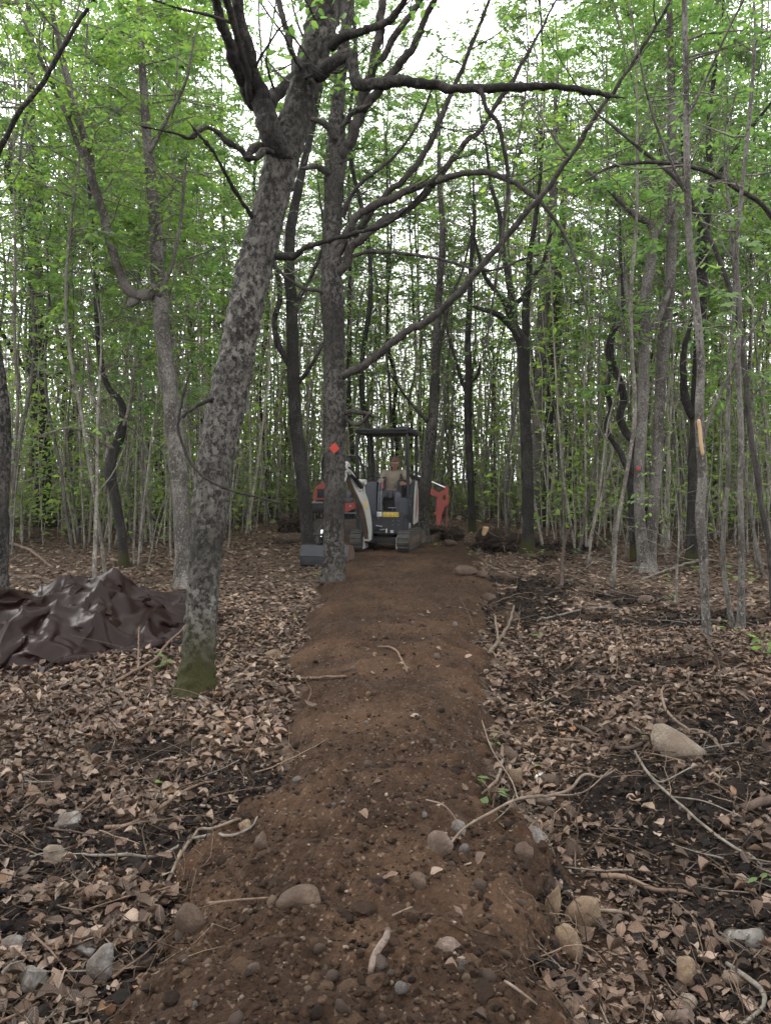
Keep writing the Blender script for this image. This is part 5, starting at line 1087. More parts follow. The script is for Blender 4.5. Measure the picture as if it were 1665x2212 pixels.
ed = [(0, 1), (1, 2), (2, 3), (3, 4), (4, 5), (2, 6), (6, 7), (7, 8), (2, 9), (9, 10), (10, 11), (0, 12), (12, 13), (13, 14), (14, 15), (0, 16), (16, 17), (17, 18), (18, 19)]
body = [skin_mesh([J[n] for n in names], ed, rads, vox=.009)]
def head_bm(c, R_, yaw=.05, nod=.28):
    bm = bmesh.new(); bmesh.ops.create_icosphere(bm, subdivisions=4, radius=1)
    for v in bm.verts:
        x_, y_, z_ = v.co; j_ = smooth(.1, -1, z_)
        X_ = x_ * (.80 - .22 * j_); Y_ = y_ * (.98 - .10 * j_) ; Z_ = z_ * 1.12
        if y_ < 0:
            Y_ -= .20 * math.exp(-(x_ / .13) ** 2 - ((z_ + .12) / .20) ** 2) + .05 * math.exp(-(x_ / .22) ** 2 - ((z_ + .52) / .10) ** 2) + .10 * math.exp(-(x_ / .3) ** 2 - ((z_ + .88) / .15) ** 2)
            Y_ += .10 * (math.exp(-((abs(x_) - .34) / .16) ** 2 - ((z_ - .08) / .12) ** 2)) + .05 * math.exp(-(x_ / .25) ** 2 - ((z_ + .40) / .05) ** 2) + .04 * math.exp(-(x_ / .2) ** 2 - ((z_ + .62) / .05) ** 2)
        X_ += math.copysign(.10, x_) * math.exp(-((abs(x_) - .98) / .12) ** 2 - ((z_ + .02) / .2) ** 2 - ((y_ - .05) / .14) ** 2)
        v.co = (X_ * R_, Y_ * R_, Z_ * R_)
    m4 = Matrix.Translation(Vector(c)) @ Matrix.Rotation(yaw, 4, 'Z') @ Matrix.Rotation(nod, 4, 'X'); bmesh.ops.transform(bm, matrix=m4, verts=bm.verts); return bm, m4
hc = WC(1015, 405, 15.10); hb, HM = head_bm(hc, .105); body.append(hb)
# hands: palm and five bent fingers closed on each joystick
for w_, e_, sd, grip in (('wL', 'eL', 1, WC(792, 612, 14.88)), ('wR', 'eR', -1, WC(1082, 606, 14.80))):
    w0 = J[w_]; d = grip - w0; d /= np.linalg.norm(d); up = np.array([0, 0, 1.]); lat = np.cross(d, up); lat /= np.linalg.norm(lat)
    fw = np.array([0, -1., 0])
    vs = [w0, w0 + d * .035, w0 + d * .065]; es = [(0, 1), (1, 2)]; rs_ = [.024, (.020, .032), (.016, .034)]
    for k_, (ln_, off_) in enumerate(((.072, -.026), (.080, -.009), (.076, .009), (.062, .025))):
        b0 = w0 + d * .060 + up * -off_; i0_ = len(vs)
        vs += [b0, b0 + d * ln_ * .42, b0 + d * ln_ * .60 + fw * ln_ * .30 - up * .004, b0 + d * ln_ * .40 + fw * ln_ * .52 - up * .008]; rs_ += [.009, .0085, .008, .007]
        es += [(2, i0_), (i0_, i0_ + 1), (i0_ + 1, i0_ + 2), (i0_ + 2, i0_ + 3)]
    i0_ = len(vs); vs += [w0 + d * .025 + up * .028, w0 + d * .050 + up * .042 + fw * .015, w0 + d * .072 + up * .036 + fw * .035]; rs_ += [.012, .010, .008]; es += [(1, i0_), (i0_, i0_ + 1), (i0_ + 1, i0_ + 2)]
    body.append(skin_mesh(vs, es, rs_, 1))
put('body', body, M['skin'], per, off=J['pel'])
def mid(a, b, f): return J[a] * (1 - f) + J[b] * f
shL, shR = mid('ch', 'nb', .72) * .45 + J['sL'] * .55, mid('ch', 'nb', .72) * .45 + J['sR'] * .55
put('shirt', [cloth_mesh([(mid('pel', 'sp', -.25), J['sp'], .165, .160, .80), (J['sp'], J['ch'], .160, .165, .80), (J['ch'], mid('ch', 'nb', .72), .165, .085, .8), (mid('ch', 'nb', .72), J['sL'], .082, .074, .9), (mid('ch', 'nb', .72), J['sR'], .082, .074, .9),
     (J['ch'] + [-.07, 0, .04], J['sL'], .11, .07, .9), (J['ch'] + [.07, 0, .04], J['sR'], .11, .07, .9), (J['sL'], mid('sL', 'eL', .85), .074, .066, 1), (J['sR'], mid('sR', 'eR', .85), .074, .066, 1)])], M['shirt'], per, off=J['pel'])
put('jeans', [cloth_mesh([(J['hL'], J['hR'], .125, .125, .95), (J['hL'], J['kL'], .105, .082, 1), (J['kL'], mid('kL', 'aL', .94), .080, .064, 1), (J['hR'], J['kR'], .105, .082, 1), (J['kR'], mid('kR', 'aR', .94), .080, .064, 1)])], M['jeans'], per, off=J['pel'])
for a, tt in (('aL', 'tL'), ('aR', 'tR')):
    dz = np.array([0, 0, -.02]); put('boot', [skin_mesh([J[a] + [0, 0, .03], J[a] + dz, J[tt] + dz, J[tt] + dz + (J[tt] - J[a]) * .35], [(0, 1), (1, 2), (2, 3)], [.052, .055, .046, .034])], M['boots'], per, off=J['pel'])
def in_head(bm): bmesh.ops.transform(bm, matrix=HM, verts=bm.verts); return bm
cap_b = ball((0, .012, .045), (.096, .112, .092), 3); bmesh.ops.delete(cap_b, geom=[v for v in cap_b.verts if v.co.z < .030], context='VERTS')
cp_ = put('cap', [in_head(cap_b)], M['cap'], per, off=J['pel'])
brim = prism([(-.075, -.085), (-.066, -.135), (-.035, -.168), (0, -.178), (.035, -.168), (.066, -.135), (.075, -.085)], 'z', .030, .037, .002)
put('brim', [in_head(brim)], M['shirt'], cp_, off=J['pel'])
hr = ball((0, .022, -.005), (.092, .100, .075), 3); bmesh.ops.delete(hr, geom=[v for v in hr.verts if v.co.z > .045 or v.co.y < -.020], context='VERTS')
put('hair', [in_head(hr)], M['hair'], per, off=J['pel'])
put('eye', [in_head(ball((sx * .034, -.088, .010), (.012, .008, .007), 2)) for sx in (-1, 1)], M['eye'], per, off=J['pel'])
# ------------------------------------------------------------------ trail markers nailed to the trees
def surf_on(root, px, py, Y0):
    """front surface of a trunk seen at a photo pixel"""
    me = [c_ for c_ in root.children if c_.name.startswith('trunk')][0].data; V = np.empty(len(me.vertices) * 3, np.float32); me.vertices.foreach_get('co', V); V = V.reshape(-1, 3) + np.array(root.location)
    s_ = F_PX / V[:, 1]; d = ray(px, py); tgt = V[:, 1:2] / d[1] * d + np.array([0, 0, EYE]); e = np.linalg.norm(V - tgt, axis=1)
    k = np.argsort(e)[:30]; return at(px, py, V[k, 1].min() - .006)
M['marker'] = paint('red_marker', (.24, .018, .010), .75, .3, (.2, .04, .02))
def marker(root, px, py, s, label):
    p = surf_on(root, px, py, 0)
    o = put('trail_marker', [prism([(-s, 0), (0, s * 1.02), (s, 0), (0, -s * 1.02)], 'y', -.002, .002, 0)], M['marker'], None, label=label, cat='trail marker')
    o['category'] = 'trail marker'; o.location = p; o.rotation_euler = (.03, .06, -.05)
    n = put('nail', cyl((0, -.006, s * .55), (0, .02, s * .55), .004, 8), M['steel'], o); n2 = put('nail', cyl((0, -.006, -s * .55), (0, .02, -s * .55), .004, 8), M['steel'], o); return o
marker(T3, 722, 968, .074, 'red diamond trail marker nailed to the dark tree beside the excavator bucket')
marker(T11, 1378, 1012, .038, 'tiny red trail marker on the pale pimply tree at the edge of the thicket')

# ------------------------------------------------------------------ brown tarp thrown over a heap: the cloth is let fall over it and crumples
def heap(x, y):
    def cone(cx, cy, h, rx, ry, a=0, p=1.0):
        c, s = math.cos(a), math.sin(a); u = ((x - cx) * c + (y - cy) * s) / rx; v = (-(x - cx) * s + (y - cy) * c) / ry
        return h * np.clip(1 - np.sqrt(u * u + v * v) ** p, 0, 1)
    h = cone(-2.78, 7.30, .50, .92, .85, .3, 2.0)
    h = np.maximum(h, cone(-3.15, 6.90, .40, .95, .68, .2, 3.6)); h = np.maximum(h, cone(-3.85, 6.75, .40, .85, .62, 0, 4.5))
    h = np.maximum(h, cone(-2.35, 7.75, .34, .55, .7, .5, 1.8)); h = np.maximum(h, cone(-2.12, 7.75, .32, .40, .55, 0, 2.5)); h = np.maximum(h, cone(-3.1, 7.65, .36, .9, .5, .1, 1.8))
    h = np.maximum(h, cone(-3.0, 6.45, .26, .5, .36, 0, 3.0)); h = np.maximum(h, cone(-4.3, 6.7, .32, .7, .7, 0, 2))
    env = smooth(.0, .22, h)                       # sharp things under the cloth: it tents between them
    wx, wy = x + .12 * vnoise(x * 2.5, y * 2.5, 4.), y + .12 * vnoise(x * 2.5, y * 2.5, 8.)
    r1 = np.clip(1 - 3.0 * np.abs(vnoise(wx * 2.1 + 3, wy * 1.7, 1.)), 0, 1); r2 = np.clip(1 - 3.2 * np.abs(vnoise(wx * 4.6, wy * 3.9 + 5, 2.)), 0, 1)
    low = .72 + .28 * smooth(-.3, .3, vnoise(x * 2.2, y * 2.6, 6.))
    return h * low - .05 * env + env * (.14 * r1 + .09 * r2)
NX, NY = 165, 150; ST = .0250; SH = .72
gx, gy = np.meshgrid(np.arange(NX) * ST * SH, np.arange(NY) * ST * SH, indexing='xy')
gx = gx - gx.mean() - 3.22 ; gy = gy - gy.mean() + 7.12
rs = np.random.RandomState(8)
rot = .10; Px = gx + rot * (gy - 7.3); Py = gy + .16 * (gx + 3.3)
Cp = np.stack([Px, Py, heap(Px, Py) + .28 + .07 * fbm(Px * 3.4, Py * 3.4, 3., 3) + .012 * rs.randn(*Px.shape)], -1); Vl = np.zeros_like(Cp)
def relax(C, a, b, rest, k):
    d = C[b] - C[a]; l_ = np.sqrt((d * d).sum(-1, keepdims=True)) + 1e-9; m_ = d * ((1 - rest / l_) * .5 * k); C[a] += m_; C[b] -= m_
sl = slice; CON = []
for o_ in (0, 1):
    CON.append(((sl(None), sl(o_, NX - 1, 2)), (sl(None), sl(o_ + 1, NX, 2)), ST, 1.0)); CON.append(((sl(o_, NY - 1, 2), sl(None)), (sl(o_ + 1, NY, 2), sl(None)), ST, 1.0))
for o_ in (0, 1):
    CON.append(((sl(o_, NY - 1, 2), sl(None, -1)), (sl(o_ + 1, NY, 2), sl(1, None)), ST * 1.41421, .5)); CON.append(((sl(o_, NY - 1, 2), sl(1, None)), (sl(o_ + 1, NY, 2), sl(None, -1)), ST * 1.41421, .5))
for st_, kb in ((2, .5), (5, .25)):
    for o_ in range(st_):
        e = sl(o_, NX - st_, st_ * 2); CON.append(((sl(None), e), (sl(None), sl(o_ + st_, NX, st_ * 2)), ST * st_, kb)); CON.append(((sl(o_, NY - st_, st_ * 2), sl(None)), (sl(o_ + st_, NY, st_ * 2), sl(None)), ST * st_, kb))
def fix(c):          # both slices of a pair cover the same number of rows
    (a0, a1), (b0, b1), r_, k_ = c
    la = len(range(*a0.indices(NY))), len(range(*a1.indices(NX))); lb = len(range(*b0.indices(NY))), len(range(*b1.indices(NX)))
    ny, nx = min(la[0], lb[0]), min(la[1], lb[1])
    def cut(s_, N, n): r = range(*s_.indices(N)); return sl(r.start, r.start + r.step * (n - 1) + 1, r.step)
    return ((cut(a0, NY, ny), cut(a1, NX, nx)), (cut(b0, NY, ny), cut(b1, NX, nx)), r_, k_)
CON = [fix(c) for c in CON]
for it in range(190):
    old = Cp.copy(); Vl[..., 2] -= .0009; Cp = Cp + Vl
    for _ in range(3):
        for c in CON: relax(Cp, *c)
    fl = heap(Cp[..., 0], Cp[..., 1]) + base_h(Cp[..., 0], Cp[..., 1]) + .02
    below = Cp[..., 2] < fl; Cp[..., 2] = np.where(below, fl, Cp[..., 2])
    Vl = (Cp - old) * np.where(below, .35, .93)[..., None]
i, j = np.meshgrid(np.arange(NY - 1), np.arange(NX - 1), indexing='ij')
q = np.stack([i * NX + j, i * NX + j + 1, (i + 1) * NX + j + 1, (i + 1) * NX + j], -1).reshape(-1, 4)
t = NT('brown_tarp'); n = t.noise(5, 5, .6); d_ = t.ramp(t.noise(14, 5, .7), [(.55, 0.), (.75, 1.)])
c = t.mix(t.math('MULTIPLY', d_, .35), (.0085, .0034, .0027), (.018, .0095, .007))
weave = t.noise(420, 1); cr = t.noise(26, 3, .6, dist=.6)
M['tarp'] = t.done(t.pbr(c, t.math('ADD', t.math('MULTIPLY', n, .14), .30), 0, .13, t.bump(t.math('ADD', cr, t.math('MULTIPLY', weave, .1)), .0022)))
tb = np.array([-3.2, 7.3, 0.0])
tp = add('tarp', me_from('tarp', Cp.reshape(-1, 3) - tb, q, None, M['tarp']), None, tb, 'crumpled dark brown plastic tarp thrown over a low heap on the fallen leaves', 'tarp')
tp.data.set_sharp_from_angle(angle=math.radians(40)); so = tp.modifiers.new('thickness', 'SOLIDIFY'); so.thickness = .003; so.offset = 0

# ------------------------------------------------------------------ stones
def stone_mat(name, a, b, dirt, amt=.5, spec=.25):
    t = NT(name); n = t.noise(14, 5, .65); f = t.noise(90, 3, .7)
    c = t.mix(t.ramp(n, [(.35, 0.), (.65, 1.)]), a, b); c = t.mix(t.math('MULTIPLY', t.ramp(f, [(.42, 1.), (.55, 0.)]), .5), c, tuple(x * .4 for x in a))
    dd_ = t.ramp(t.math('ADD', t.noise(7, 5, .7, t.map((1, 1, 1), loc=(4, 2, 7))), 0.0), [(.42, 0.), (.58, 1.)]); c = t.mix(t.math('MULTIPLY', dd_, amt), c, dirt)
    return t.done(t.pbr(c, .8, spec=spec, nrm=t.bump(t.math('ADD', n, f), .006)))
M['st_grey'] = stone_mat('grey_stone', (.085, .080, .072), (.16, .152, .142), (.04, .028, .020), .8)
M['st_tan'] = stone_mat('tan_stone', (.085, .060, .035), (.15, .108, .066), (.06, .036, .022), .7)
M['st_brown'] = stone_mat('earthy_stone', (.040, .025, .016), (.068, .045, .030), (.030, .018, .011), .8)
M['st_pink'] = stone_mat('pinkish_stone', (.075, .053, .041), (.125, .095, .078), (.036, .022, .014), .85)
M['st_wood'] = stone_mat('weathered_block', (.085, .066, .048), (.14, .115, .088), (.06, .042, .028), .6)
def stone(px, py, w, h, m_, label, seed=0, sink=.25, yaw=0.0, tilt=0.0, asp=1.0, ang=.18, name='rock', cat='rock', group=None):
    """w, h: size in photo pixels; py is where it meets the ground"""
    if px != 1468: w, h = w * .9, h * .9
    p = hit(px, py); sc = p[1] / F_PX; rs = np.random.RandomState(seed + int(px)); V = ICO3[0].copy()
    for _ in range(15):                             # knock flats into it
        d = rs.randn(3); d /= np.linalg.norm(d); c_ = rs.uniform(.52, .9); k = V @ d; V -= np.clip(k - c_, 0, 9)[:, None] * d * .85
    V *= (1 + ang * fbm(V[:, 0] * 1.6 + seed, V[:, 1] * 1.6, V[:, 2] * 1.6 + px, 3))[:, None]
    V *= (1 + .05 * fbm(V[:, 0] * 5 + seed, V[:, 1] * 5, V[:, 2] * 5, 3))[:, None]
    V -= (V.max(0) + V.min(0)) / 2; V /= (V.max(0) - V.min(0)) / 2
    S_ = np.array([w * sc / 2, w * sc / 2 * asp, h * sc / 2 * (1 + sink)]); V = V * S_
    c, s = math.cos(tilt), math.sin(tilt); V = V @ np.array([[c, 0, s], [0, 1, 0], [-s, 0, c]]).T
    c, s = math.cos(yaw), math.sin(yaw); V = V @ np.array([[c, -s, 0], [s, c, 0], [0, 0, 1]]).T
    o = add(name, me_from(name, V, None, ICO3[1], M[m_]), None, (p[0], p[1] + S_[1] * .6, p[2] + S_[2] * (1 - 2 * min(sink + .10, .48))), label, cat, group); return o
stone(1468, 1645, 125, 72, 'st_wood', 'big weathered tan boulder half sunk in the churned soil, a long branch lying against it', 3, .2, -.2, .28, .7, .12)
stone(1262, 2010, 92, 82, 'st_tan', 'round tan rock resting over a dark hollow at the edge of the dirt trail', 5, .18, .2, .1, .9)
stone(1196, 1985, 46, 95, 'st_tan', 'upright tan stone, the taller of two joined at the trail edge', 7, .2, .4, .2, .8)
stone(1232, 2068, 62, 82, 'st_tan', 'lower tan stone just below the upright one at the trail edge', 8, .2, -.3, -.2, .8)
stone(1490, 2130, 66, 62, 'st_tan', 'smooth yellowish cobble lying among the dead leaves', 11, .12, .5, -.3, .8)
stone(1600, 2140, 78, 40, 'st_wood', 'flat tan stone beside the bent pale root', 12, .2, -.5, .2, .7)
stone(1488, 2190, 52, 40, 'st_wood', 'dusty stone just below the smooth yellowish cobble', 13, .25)
stone(1470, 2225, 66, 48, 'st_pink', 'pale stone at the bottom edge below the dusty stone', 14, .25)
stone(57, 2145, 82, 58, 'st_grey', 'smooth pale grey rounded stone nearest the bottom corner', 21, .2)
stone(214, 2118, 72, 92, 'st_grey', 'big blocky grey stone with white streaks', 22, .15, .3, .1, .8, .22)
stone(180, 2065, 56, 34, 'st_grey', 'small pale stone tucked behind the blocky grey one', 23, .25)
stone(243, 2000, 58, 46, 'st_pink', 'dusty pale stone under dead leaves beyond the blocky grey one', 24, .3)
stone(22, 2065, 76, 48, 'st_grey', 'dark wet-looking grey stone cut by the frame edge', 25, .25)
stone(408, 2018, 78, 82, 'st_brown', 'large round earth-covered rock on the edge of the dirt trail', 31, .18, .2, 0, .9, .1)
stone(348, 2062, 34, 36, 'st_brown', 'small reddish stone next to the large earth-covered rock', 32, .2)
stone(640, 1960, 120, 50, 'st_brown', 'broad dusty rock bedded in the loose dirt of the trail', 33, .45, .1, 0, .8)
stone(563, 1835, 36, 46, 'st_brown', 'upright earthy stone where the crossed sticks meet the trail', 34, .2, .3)
stone(527, 1795, 34, 28, 'st_tan', 'ochre stone at the tip of the crossed sticks', 35, .25)
stone(145, 1790, 66, 40, 'st_grey', 'leaf-covered grey stone in the dark soil left of the crossed sticks'.replace('left of', 'beyond'), 36, .3)
stone(118, 1865, 70, 50, 'st_wood', 'mossy lump of stone beside the dark fallen branch', 37, .35)
stone(592, 1425, 56, 28, 'st_tan', 'lone tan rock on the leaves between the mossy beech and the trail', 41, .25, .2, .1, .7)
stone(952, 1840, 66, 60, 'st_pink', 'round whitish rock half buried in the dirt under the thin twig', 51, .35, .1, 0, .9, .1)
stone(990, 1800, 40, 40, 'st_grey', 'smaller whitish rock beyond the round half buried one', 52, .4)
stone(902, 1918, 42, 34, 'st_brown', 'dark little rock sitting proud in the middle of the loose dirt', 53, .15)
stone(968, 2058, 66, 30, 'st_pink', 'low pinkish rock bedded in the dirt nearest the camera', 54, .4)
stone(1110, 1700, 52, 50, 'st_tan', 'tan cobble under the leafy twig at the trail edge', 61, .2)
stone(1096, 1645, 58, 40, 'st_brown', 'earthy rock on the trail edge just beyond the tan cobble', 62, .25)
stone(1190, 1705, 60, 34, 'st_brown', 'brown flat rock beside the scrap of white paper', 63, .25)
stone(1148, 1735, 36, 30, 'st_tan', 'small tan pebble in the cluster below the tan cobble', 64, .2)
stone(1176, 1745, 44, 30, 'st_pink', 'pinkish pebble in the cluster below the tan cobble', 65, .2)
stone(1133, 1860, 52, 52, 'st_brown', 'dark rounded rock lying beyond the upright tan stone', 66, .25)
stone(1160, 1822, 60, 40, 'st_grey', 'slaty rock beside the dark rounded one at the trail edge', 67, .3)
stone(1240, 1850, 60, 44, 'st_brown', 'soil-stained rock in the dark hollow beyond the round tan rock', 68, .35)
stone(1398, 1302, 42, 20, 'st_pink', 'smooth pink rock by itself beyond the black soil patch', 71, .25, 0, 0, .8, .08)
stone(1005, 1240, 62, 26, 'st_brown', 'long brown boulder set in the bank at the far end of the trail', 72, .3)
stone(1037, 1243, 40, 16, 'st_brown', 'dark slab beside the long brown boulder', 73, .35)
stone(1055, 1300, 40, 26, 'st_brown', 'reddish rock in the trail bank nearer than the long brown boulder', 74, .3)
stone(1110, 1340, 44, 26, 'st_brown', 'dull round rock below the trail bank beside the pale roots', 75, .3)
stone(975, 1178, 34, 16, 'st_brown', 'dark rock behind the seedlings at the far end of the trail', 76, .3)
stone(935, 1172, 44, 26, 'st_brown', 'brown clod-like rock right beside the excavator track', 77, .3)
rs = np.random.RandomState(66); prot = []
for k_ in range(7):
    V = ICO2[0] * (1 + .16 * rs.randn(len(ICO2[0]), 1) * .5) ; 
    for _ in range(6): d = rs.randn(3); d /= np.linalg.norm(d); kx = V @ d; V = V - np.clip(kx - rs.uniform(.6, .9), 0, 9)[:, None] * d
    prot.append(me_from('small_stone', V * [1, rs.uniform(.7, 1), rs.uniform(.55, .8)], None, ICO2[1], M[('st_brown', 'st_brown', 'st_pink', 'st_tan', 'st_brown', 'st_grey', 'st_brown')[k_]]))
c_ = 0
while c_ < 130:
    y_ = 1.8 * (9.5 / 1.8) ** rs.rand(); x_ = rs.uniform(-.5, .55) * y_; t_ = float(trail_in(x_, y_))
    if t_ < -.55 or (t_ < -.3 and rs.rand() < .6): continue
    s_ = .010 + .018 * rs.rand() ** 2 + .0012 * y_
    inside = t_ > -.03
    o = add('small_stone', prot[rs.randint(7)], None, (x_, y_, float(top_h(x_, y_)) + s_ * .12), 'small stone sticking out of the brown dirt of the trail' if inside else 'small stone in the torn soil along the edge of the trail', 'stone', 'small stones in the trail dirt' if inside else 'small stones beside the trail')
    o.scale = (s_,) * 3; o.rotation_euler = (rs.rand(), rs.rand(), rs.rand() * 6); c_ += 1

# ------------------------------------------------------------------ sticks, roots and logs on the ground
def wood_mat(name, a, b, sc=20):
    t = NT(name); n = t.noise(sc, 5, .65); c = t.mix(t.ramp(n, [(.35, 0.), (.65, 1.)]), a, b); return t.done(t.pbr(c, .85, spec=.15, nrm=t.bump(t.noise(sc * 4, 3), .003)))
M['w_pale'] = wood_mat('pale_dead_wood', (.060, .044, .032), (.125, .098, .075)); M['w_grey'] = wood_mat('grey_dead_wood', (.060, .052, .043), (.13, .115, .095)); M['w_brown'] = wood_mat('brown_dead_wood', (.055, .036, .026), (.12, .082, .058)); M['w_dark'] = wood_mat('dark_rotten_wood', (.022, .016, .013), (.065, .046, .036))
def stick(pts, m_, label, forks=(), name='fallen_stick', cat='stick', lift=.6, group=None):
    """pts: photo pixels on the ground (x, y, half width, height above ground in m)"""
    def run(ps, P0=None):
        P, r = [], []
        for q_ in ps:
            p = hit(q_[0], q_[1] ); hh = q_[3] if len(q_) > 3 else 0; rr_ = q_[2] * (.8 if name == 'fallen_stick' else 1) * p[1] / F_PX; P.append(p + [0, 0, rr_ * lift + hh + .010]); r.append(rr_)
        if P0 is not None: P[0] = P0
        C = catmull(np.column_stack([P, r]), .03); tt = np.arange(len(C)) * .35 + ps[0][0]; C[:, 0] += C[:, 3] * .5 * vnoise(tt, 2.); C[:, 2] += C[:, 3] * .4 * vnoise(tt, 7.)
        floor_ = top_h(C[:, 0], C[:, 1]) + C[:, 3] * .3; C[:, 2] = np.maximum(C[:, 2], floor_); C[:, 3] = np.maximum(C[:, 3], .0012); return C
    C = run(pts); o0 = C[0, :3].copy(); V, q_, t_ = tube(C[:, :3], C[:, 3], 8, True, .12, 25., int(pts[0][0]) % 97)
    o = add(name, me_from(name, V - o0, q_, t_, M[m_]), None, o0, label, cat, group)
    for f in forks:
        p0 = hit(f[0][0], f[0][1]); k = np.argmin(np.linalg.norm(C[:, :2] - p0[:2], axis=1)); Cf = run(f, C[k, :3])
        V, q_, t_ = tube(Cf[:, :3], Cf[:, 3], 6, True, .1, 25., 3); add('twig', me_from('twig', V - o0, q_, t_, M[m_]), o)
    return o
stick([(145, 1853, 4), (225, 1855, 4), (275, 1863, 5, .02), (330, 1858, 5), (380, 1838, 4.5), (425, 1822, 4.5, .01), (500, 1812, 4), (540, 1795, 3), (556, 1775, 2, .01)], 'w_grey', 'long bent grey stick crossing the brown stick beside the trail')
stick([(357, 1920, 5), (375, 1890, 5), (400, 1850, 5, .02), (430, 1815, 4.5, .03), (460, 1797, 4), (505, 1780, 4), (520, 1775, 3)], 'w_pale', 'brown stick lying across the long bent grey stick')
stick([(225, 1795, 6), (290, 1785, 6), (360, 1750, 5, .02), (415, 1715, 4, .02), (462, 1695, 4)], 'w_brown', 'dark branch beyond the crossed sticks, sloping up towards the trail')
stick([(60, 1985, 7), (110, 1940, 6), (180, 1930, 6), (215, 1920, 6), (255, 1900, 5, .01), (262, 1898, 4)], 'w_brown', 'thick dark root near the blocky grey stone', forks=[[(255, 1905, 4), (295, 1925, 4), (335, 1950, 3)]])
stick([(315, 1970, 2.5), (345, 1985, 2.5), (370, 1998, 2.5)], 'w_grey', 'short straight grey twig pointing at the large earth-covered rock')
stick([(434, 1520, 5, .03), (450, 1530, 5.5, .02), (474, 1545, 6, .01)], 'w_grey', 'short broken stick at the mossy foot of the thick beech')
stick([(150, 1540, 3), (215, 1500, 4), (260, 1480, 4, .03), (330, 1445, 4, .05), (365, 1410, 3, .08), (395, 1385, 2, .1), (432, 1350, 2, .2)], 'w_brown', 'thin arching branch in front of the tarp', forks=[[(295, 1462, 3), (300, 1420, 2, .1), (303, 1380, 2, .2)]])
stick([(285, 1660, 6), (350, 1655, 6), (400, 1665, 5), (420, 1668, 4)], 'w_dark', 'dark rotten root below the mossy foot of the beech')
stick([(570, 1460, 3), (640, 1470, 4), (700, 1468, 4), (748, 1466, 3)], 'w_brown', 'straight brown stick reaching out over the trail edge')
stick([(470, 1495, 3), (520, 1470, 3, .02), (560, 1440, 3, .04), (592, 1425, 2, .02)], 'w_pale', 'pale stick leading to the lone tan rock')
stick([(0, 1635, 5), (60, 1608, 5), (120, 1590, 4), (170, 1600, 3)], 'w_dark', 'dark forked branch on the leaves nearer than the tarp', forks=[[(60, 1608, 4), (100, 1570, 3, .03), (130, 1545, 2, .04)]])
stick([(880, 1455, 3), (860, 1415, 3), (842, 1405, 3, .01), (815, 1400, 2)], 'w_brown', 'short curled root lying on the packed dirt trail')
stick([(965, 1840, 3), (1000, 1820, 3, .04), (1060, 1800, 4, .07), (1120, 1780, 4, .09), (1190, 1765, 4.5, .09), (1230, 1745, 4, .08), (1260, 1705, 4, .06), (1300, 1700, 3, .04), (1330, 1675, 2, .02)], 'w_pale', 'long pale branch arching over the trail edge with a few leaves on it',
      forks=[[(1000, 1820, 2.5), (960, 1790, 2, .08), (920, 1765, 2, .06)], [(1120, 1780, 3), (1100, 1740, 2, .12), (1060, 1690, 2, .16), (1040, 1640, 1.5, .2)], [(1190, 1765, 3), (1260, 1760, 2, .1), (1320, 1725, 2, .14)]])
stick([(1085, 1625, 5, .01), (1082, 1670, 5, .02), (1072, 1700, 4, .02), (1040, 1720, 3)], 'w_pale', 'upright pale crooked twig at the trail edge')
stick([(1120, 1600, 5), (1170, 1602, 5), (1230, 1612, 5, .02), (1280, 1616, 5), (1335, 1615, 4)], 'w_brown', 'long brown stick lying on the leaves before the weathered boulder')
stick([(1560, 1628, 5), (1535, 1605, 5, .02), (1505, 1590, 4, .02), (1470, 1585, 3)], 'w_pale', 'pale crooked branch leaning on the weathered boulder', forks=[[(1470, 1590, 4), (1440, 1560, 4, .05), (1425, 1520, 3, .08)]])
stick([(1420, 1560, 5), (1390, 1610, 6), (1330, 1620, 6), (1280, 1590, 6), (1240, 1570, 5)], 'w_dark', 'thick black root curving away from the weathered boulder')
stick([(1585, 1755, 11), (1640, 1745, 13), (1700, 1740, 14)], 'w_dark', 'thick charred-looking log end coming in from the frame edge')
stick([(1370, 1640, 3, .03), (1400, 1700, 3.5, .05), (1450, 1750, 3.5, .05), (1520, 1810, 4, .04), (1580, 1850, 4, .03), (1665, 1895, 4)], 'w_grey', 'long straight pale sapling stem lying across the churned soil', forks=[[(1450, 1750, 2.5), (1520, 1760, 2, .05), (1600, 1790, 2, .04)], [(1400, 1700, 2.5), (1430, 1720, 2, .06), (1500, 1700, 2, .1)]])
stick([(1300, 1905, 7, .01), (1350, 1915, 7, .02), (1410, 1930, 7), (1470, 1935, 6), (1530, 1950, 5)], 'w_brown', 'thick brown branch with a broken yellow end lying by the round tan rock')
stick([(1275, 1985, 5, .02), (1330, 1988, 5, .02), (1375, 1990, 4)], 'w_pale', 'short stick poking out above the round tan rock')
stick([(1570, 2090, 6), (1600, 2125, 7, .02), (1640, 2160, 7, .02), (1648, 2185, 6), (1600, 2225, 5)], 'w_grey', 'bent pale root looping at the bottom corner')
stick([(1090, 2130, 4), (1110, 2150, 4, .01), (1160, 2180, 3)], 'w_pale', 'short pale root at the bottom of the trail edge')
stick([(1055, 1415, 5), (1075, 1395, 5.5, .02), (1098, 1360, 4, .04), (1110, 1330, 2.5, .10)], 'w_pale', 'pale barkless forked root standing up beside the trail', forks=[[(1085, 1385, 3), (1120, 1400, 2.5, .02), (1145, 1425, 3)], [(1080, 1395, 4), (1068, 1350, 3, .1)]])
stick([(1400, 1370, 5), (1450, 1375, 5.5), (1510, 1385, 5), (1560, 1392, 4)], 'w_brown', 'straight fallen branch by the foot of the slender grey stem')
stick([(1345, 1398, 4, .01), (1335, 1375, 4, .03), (1330, 1365, 3, .04)], 'w_pale', 'stub of pale wood standing out of the leaves')
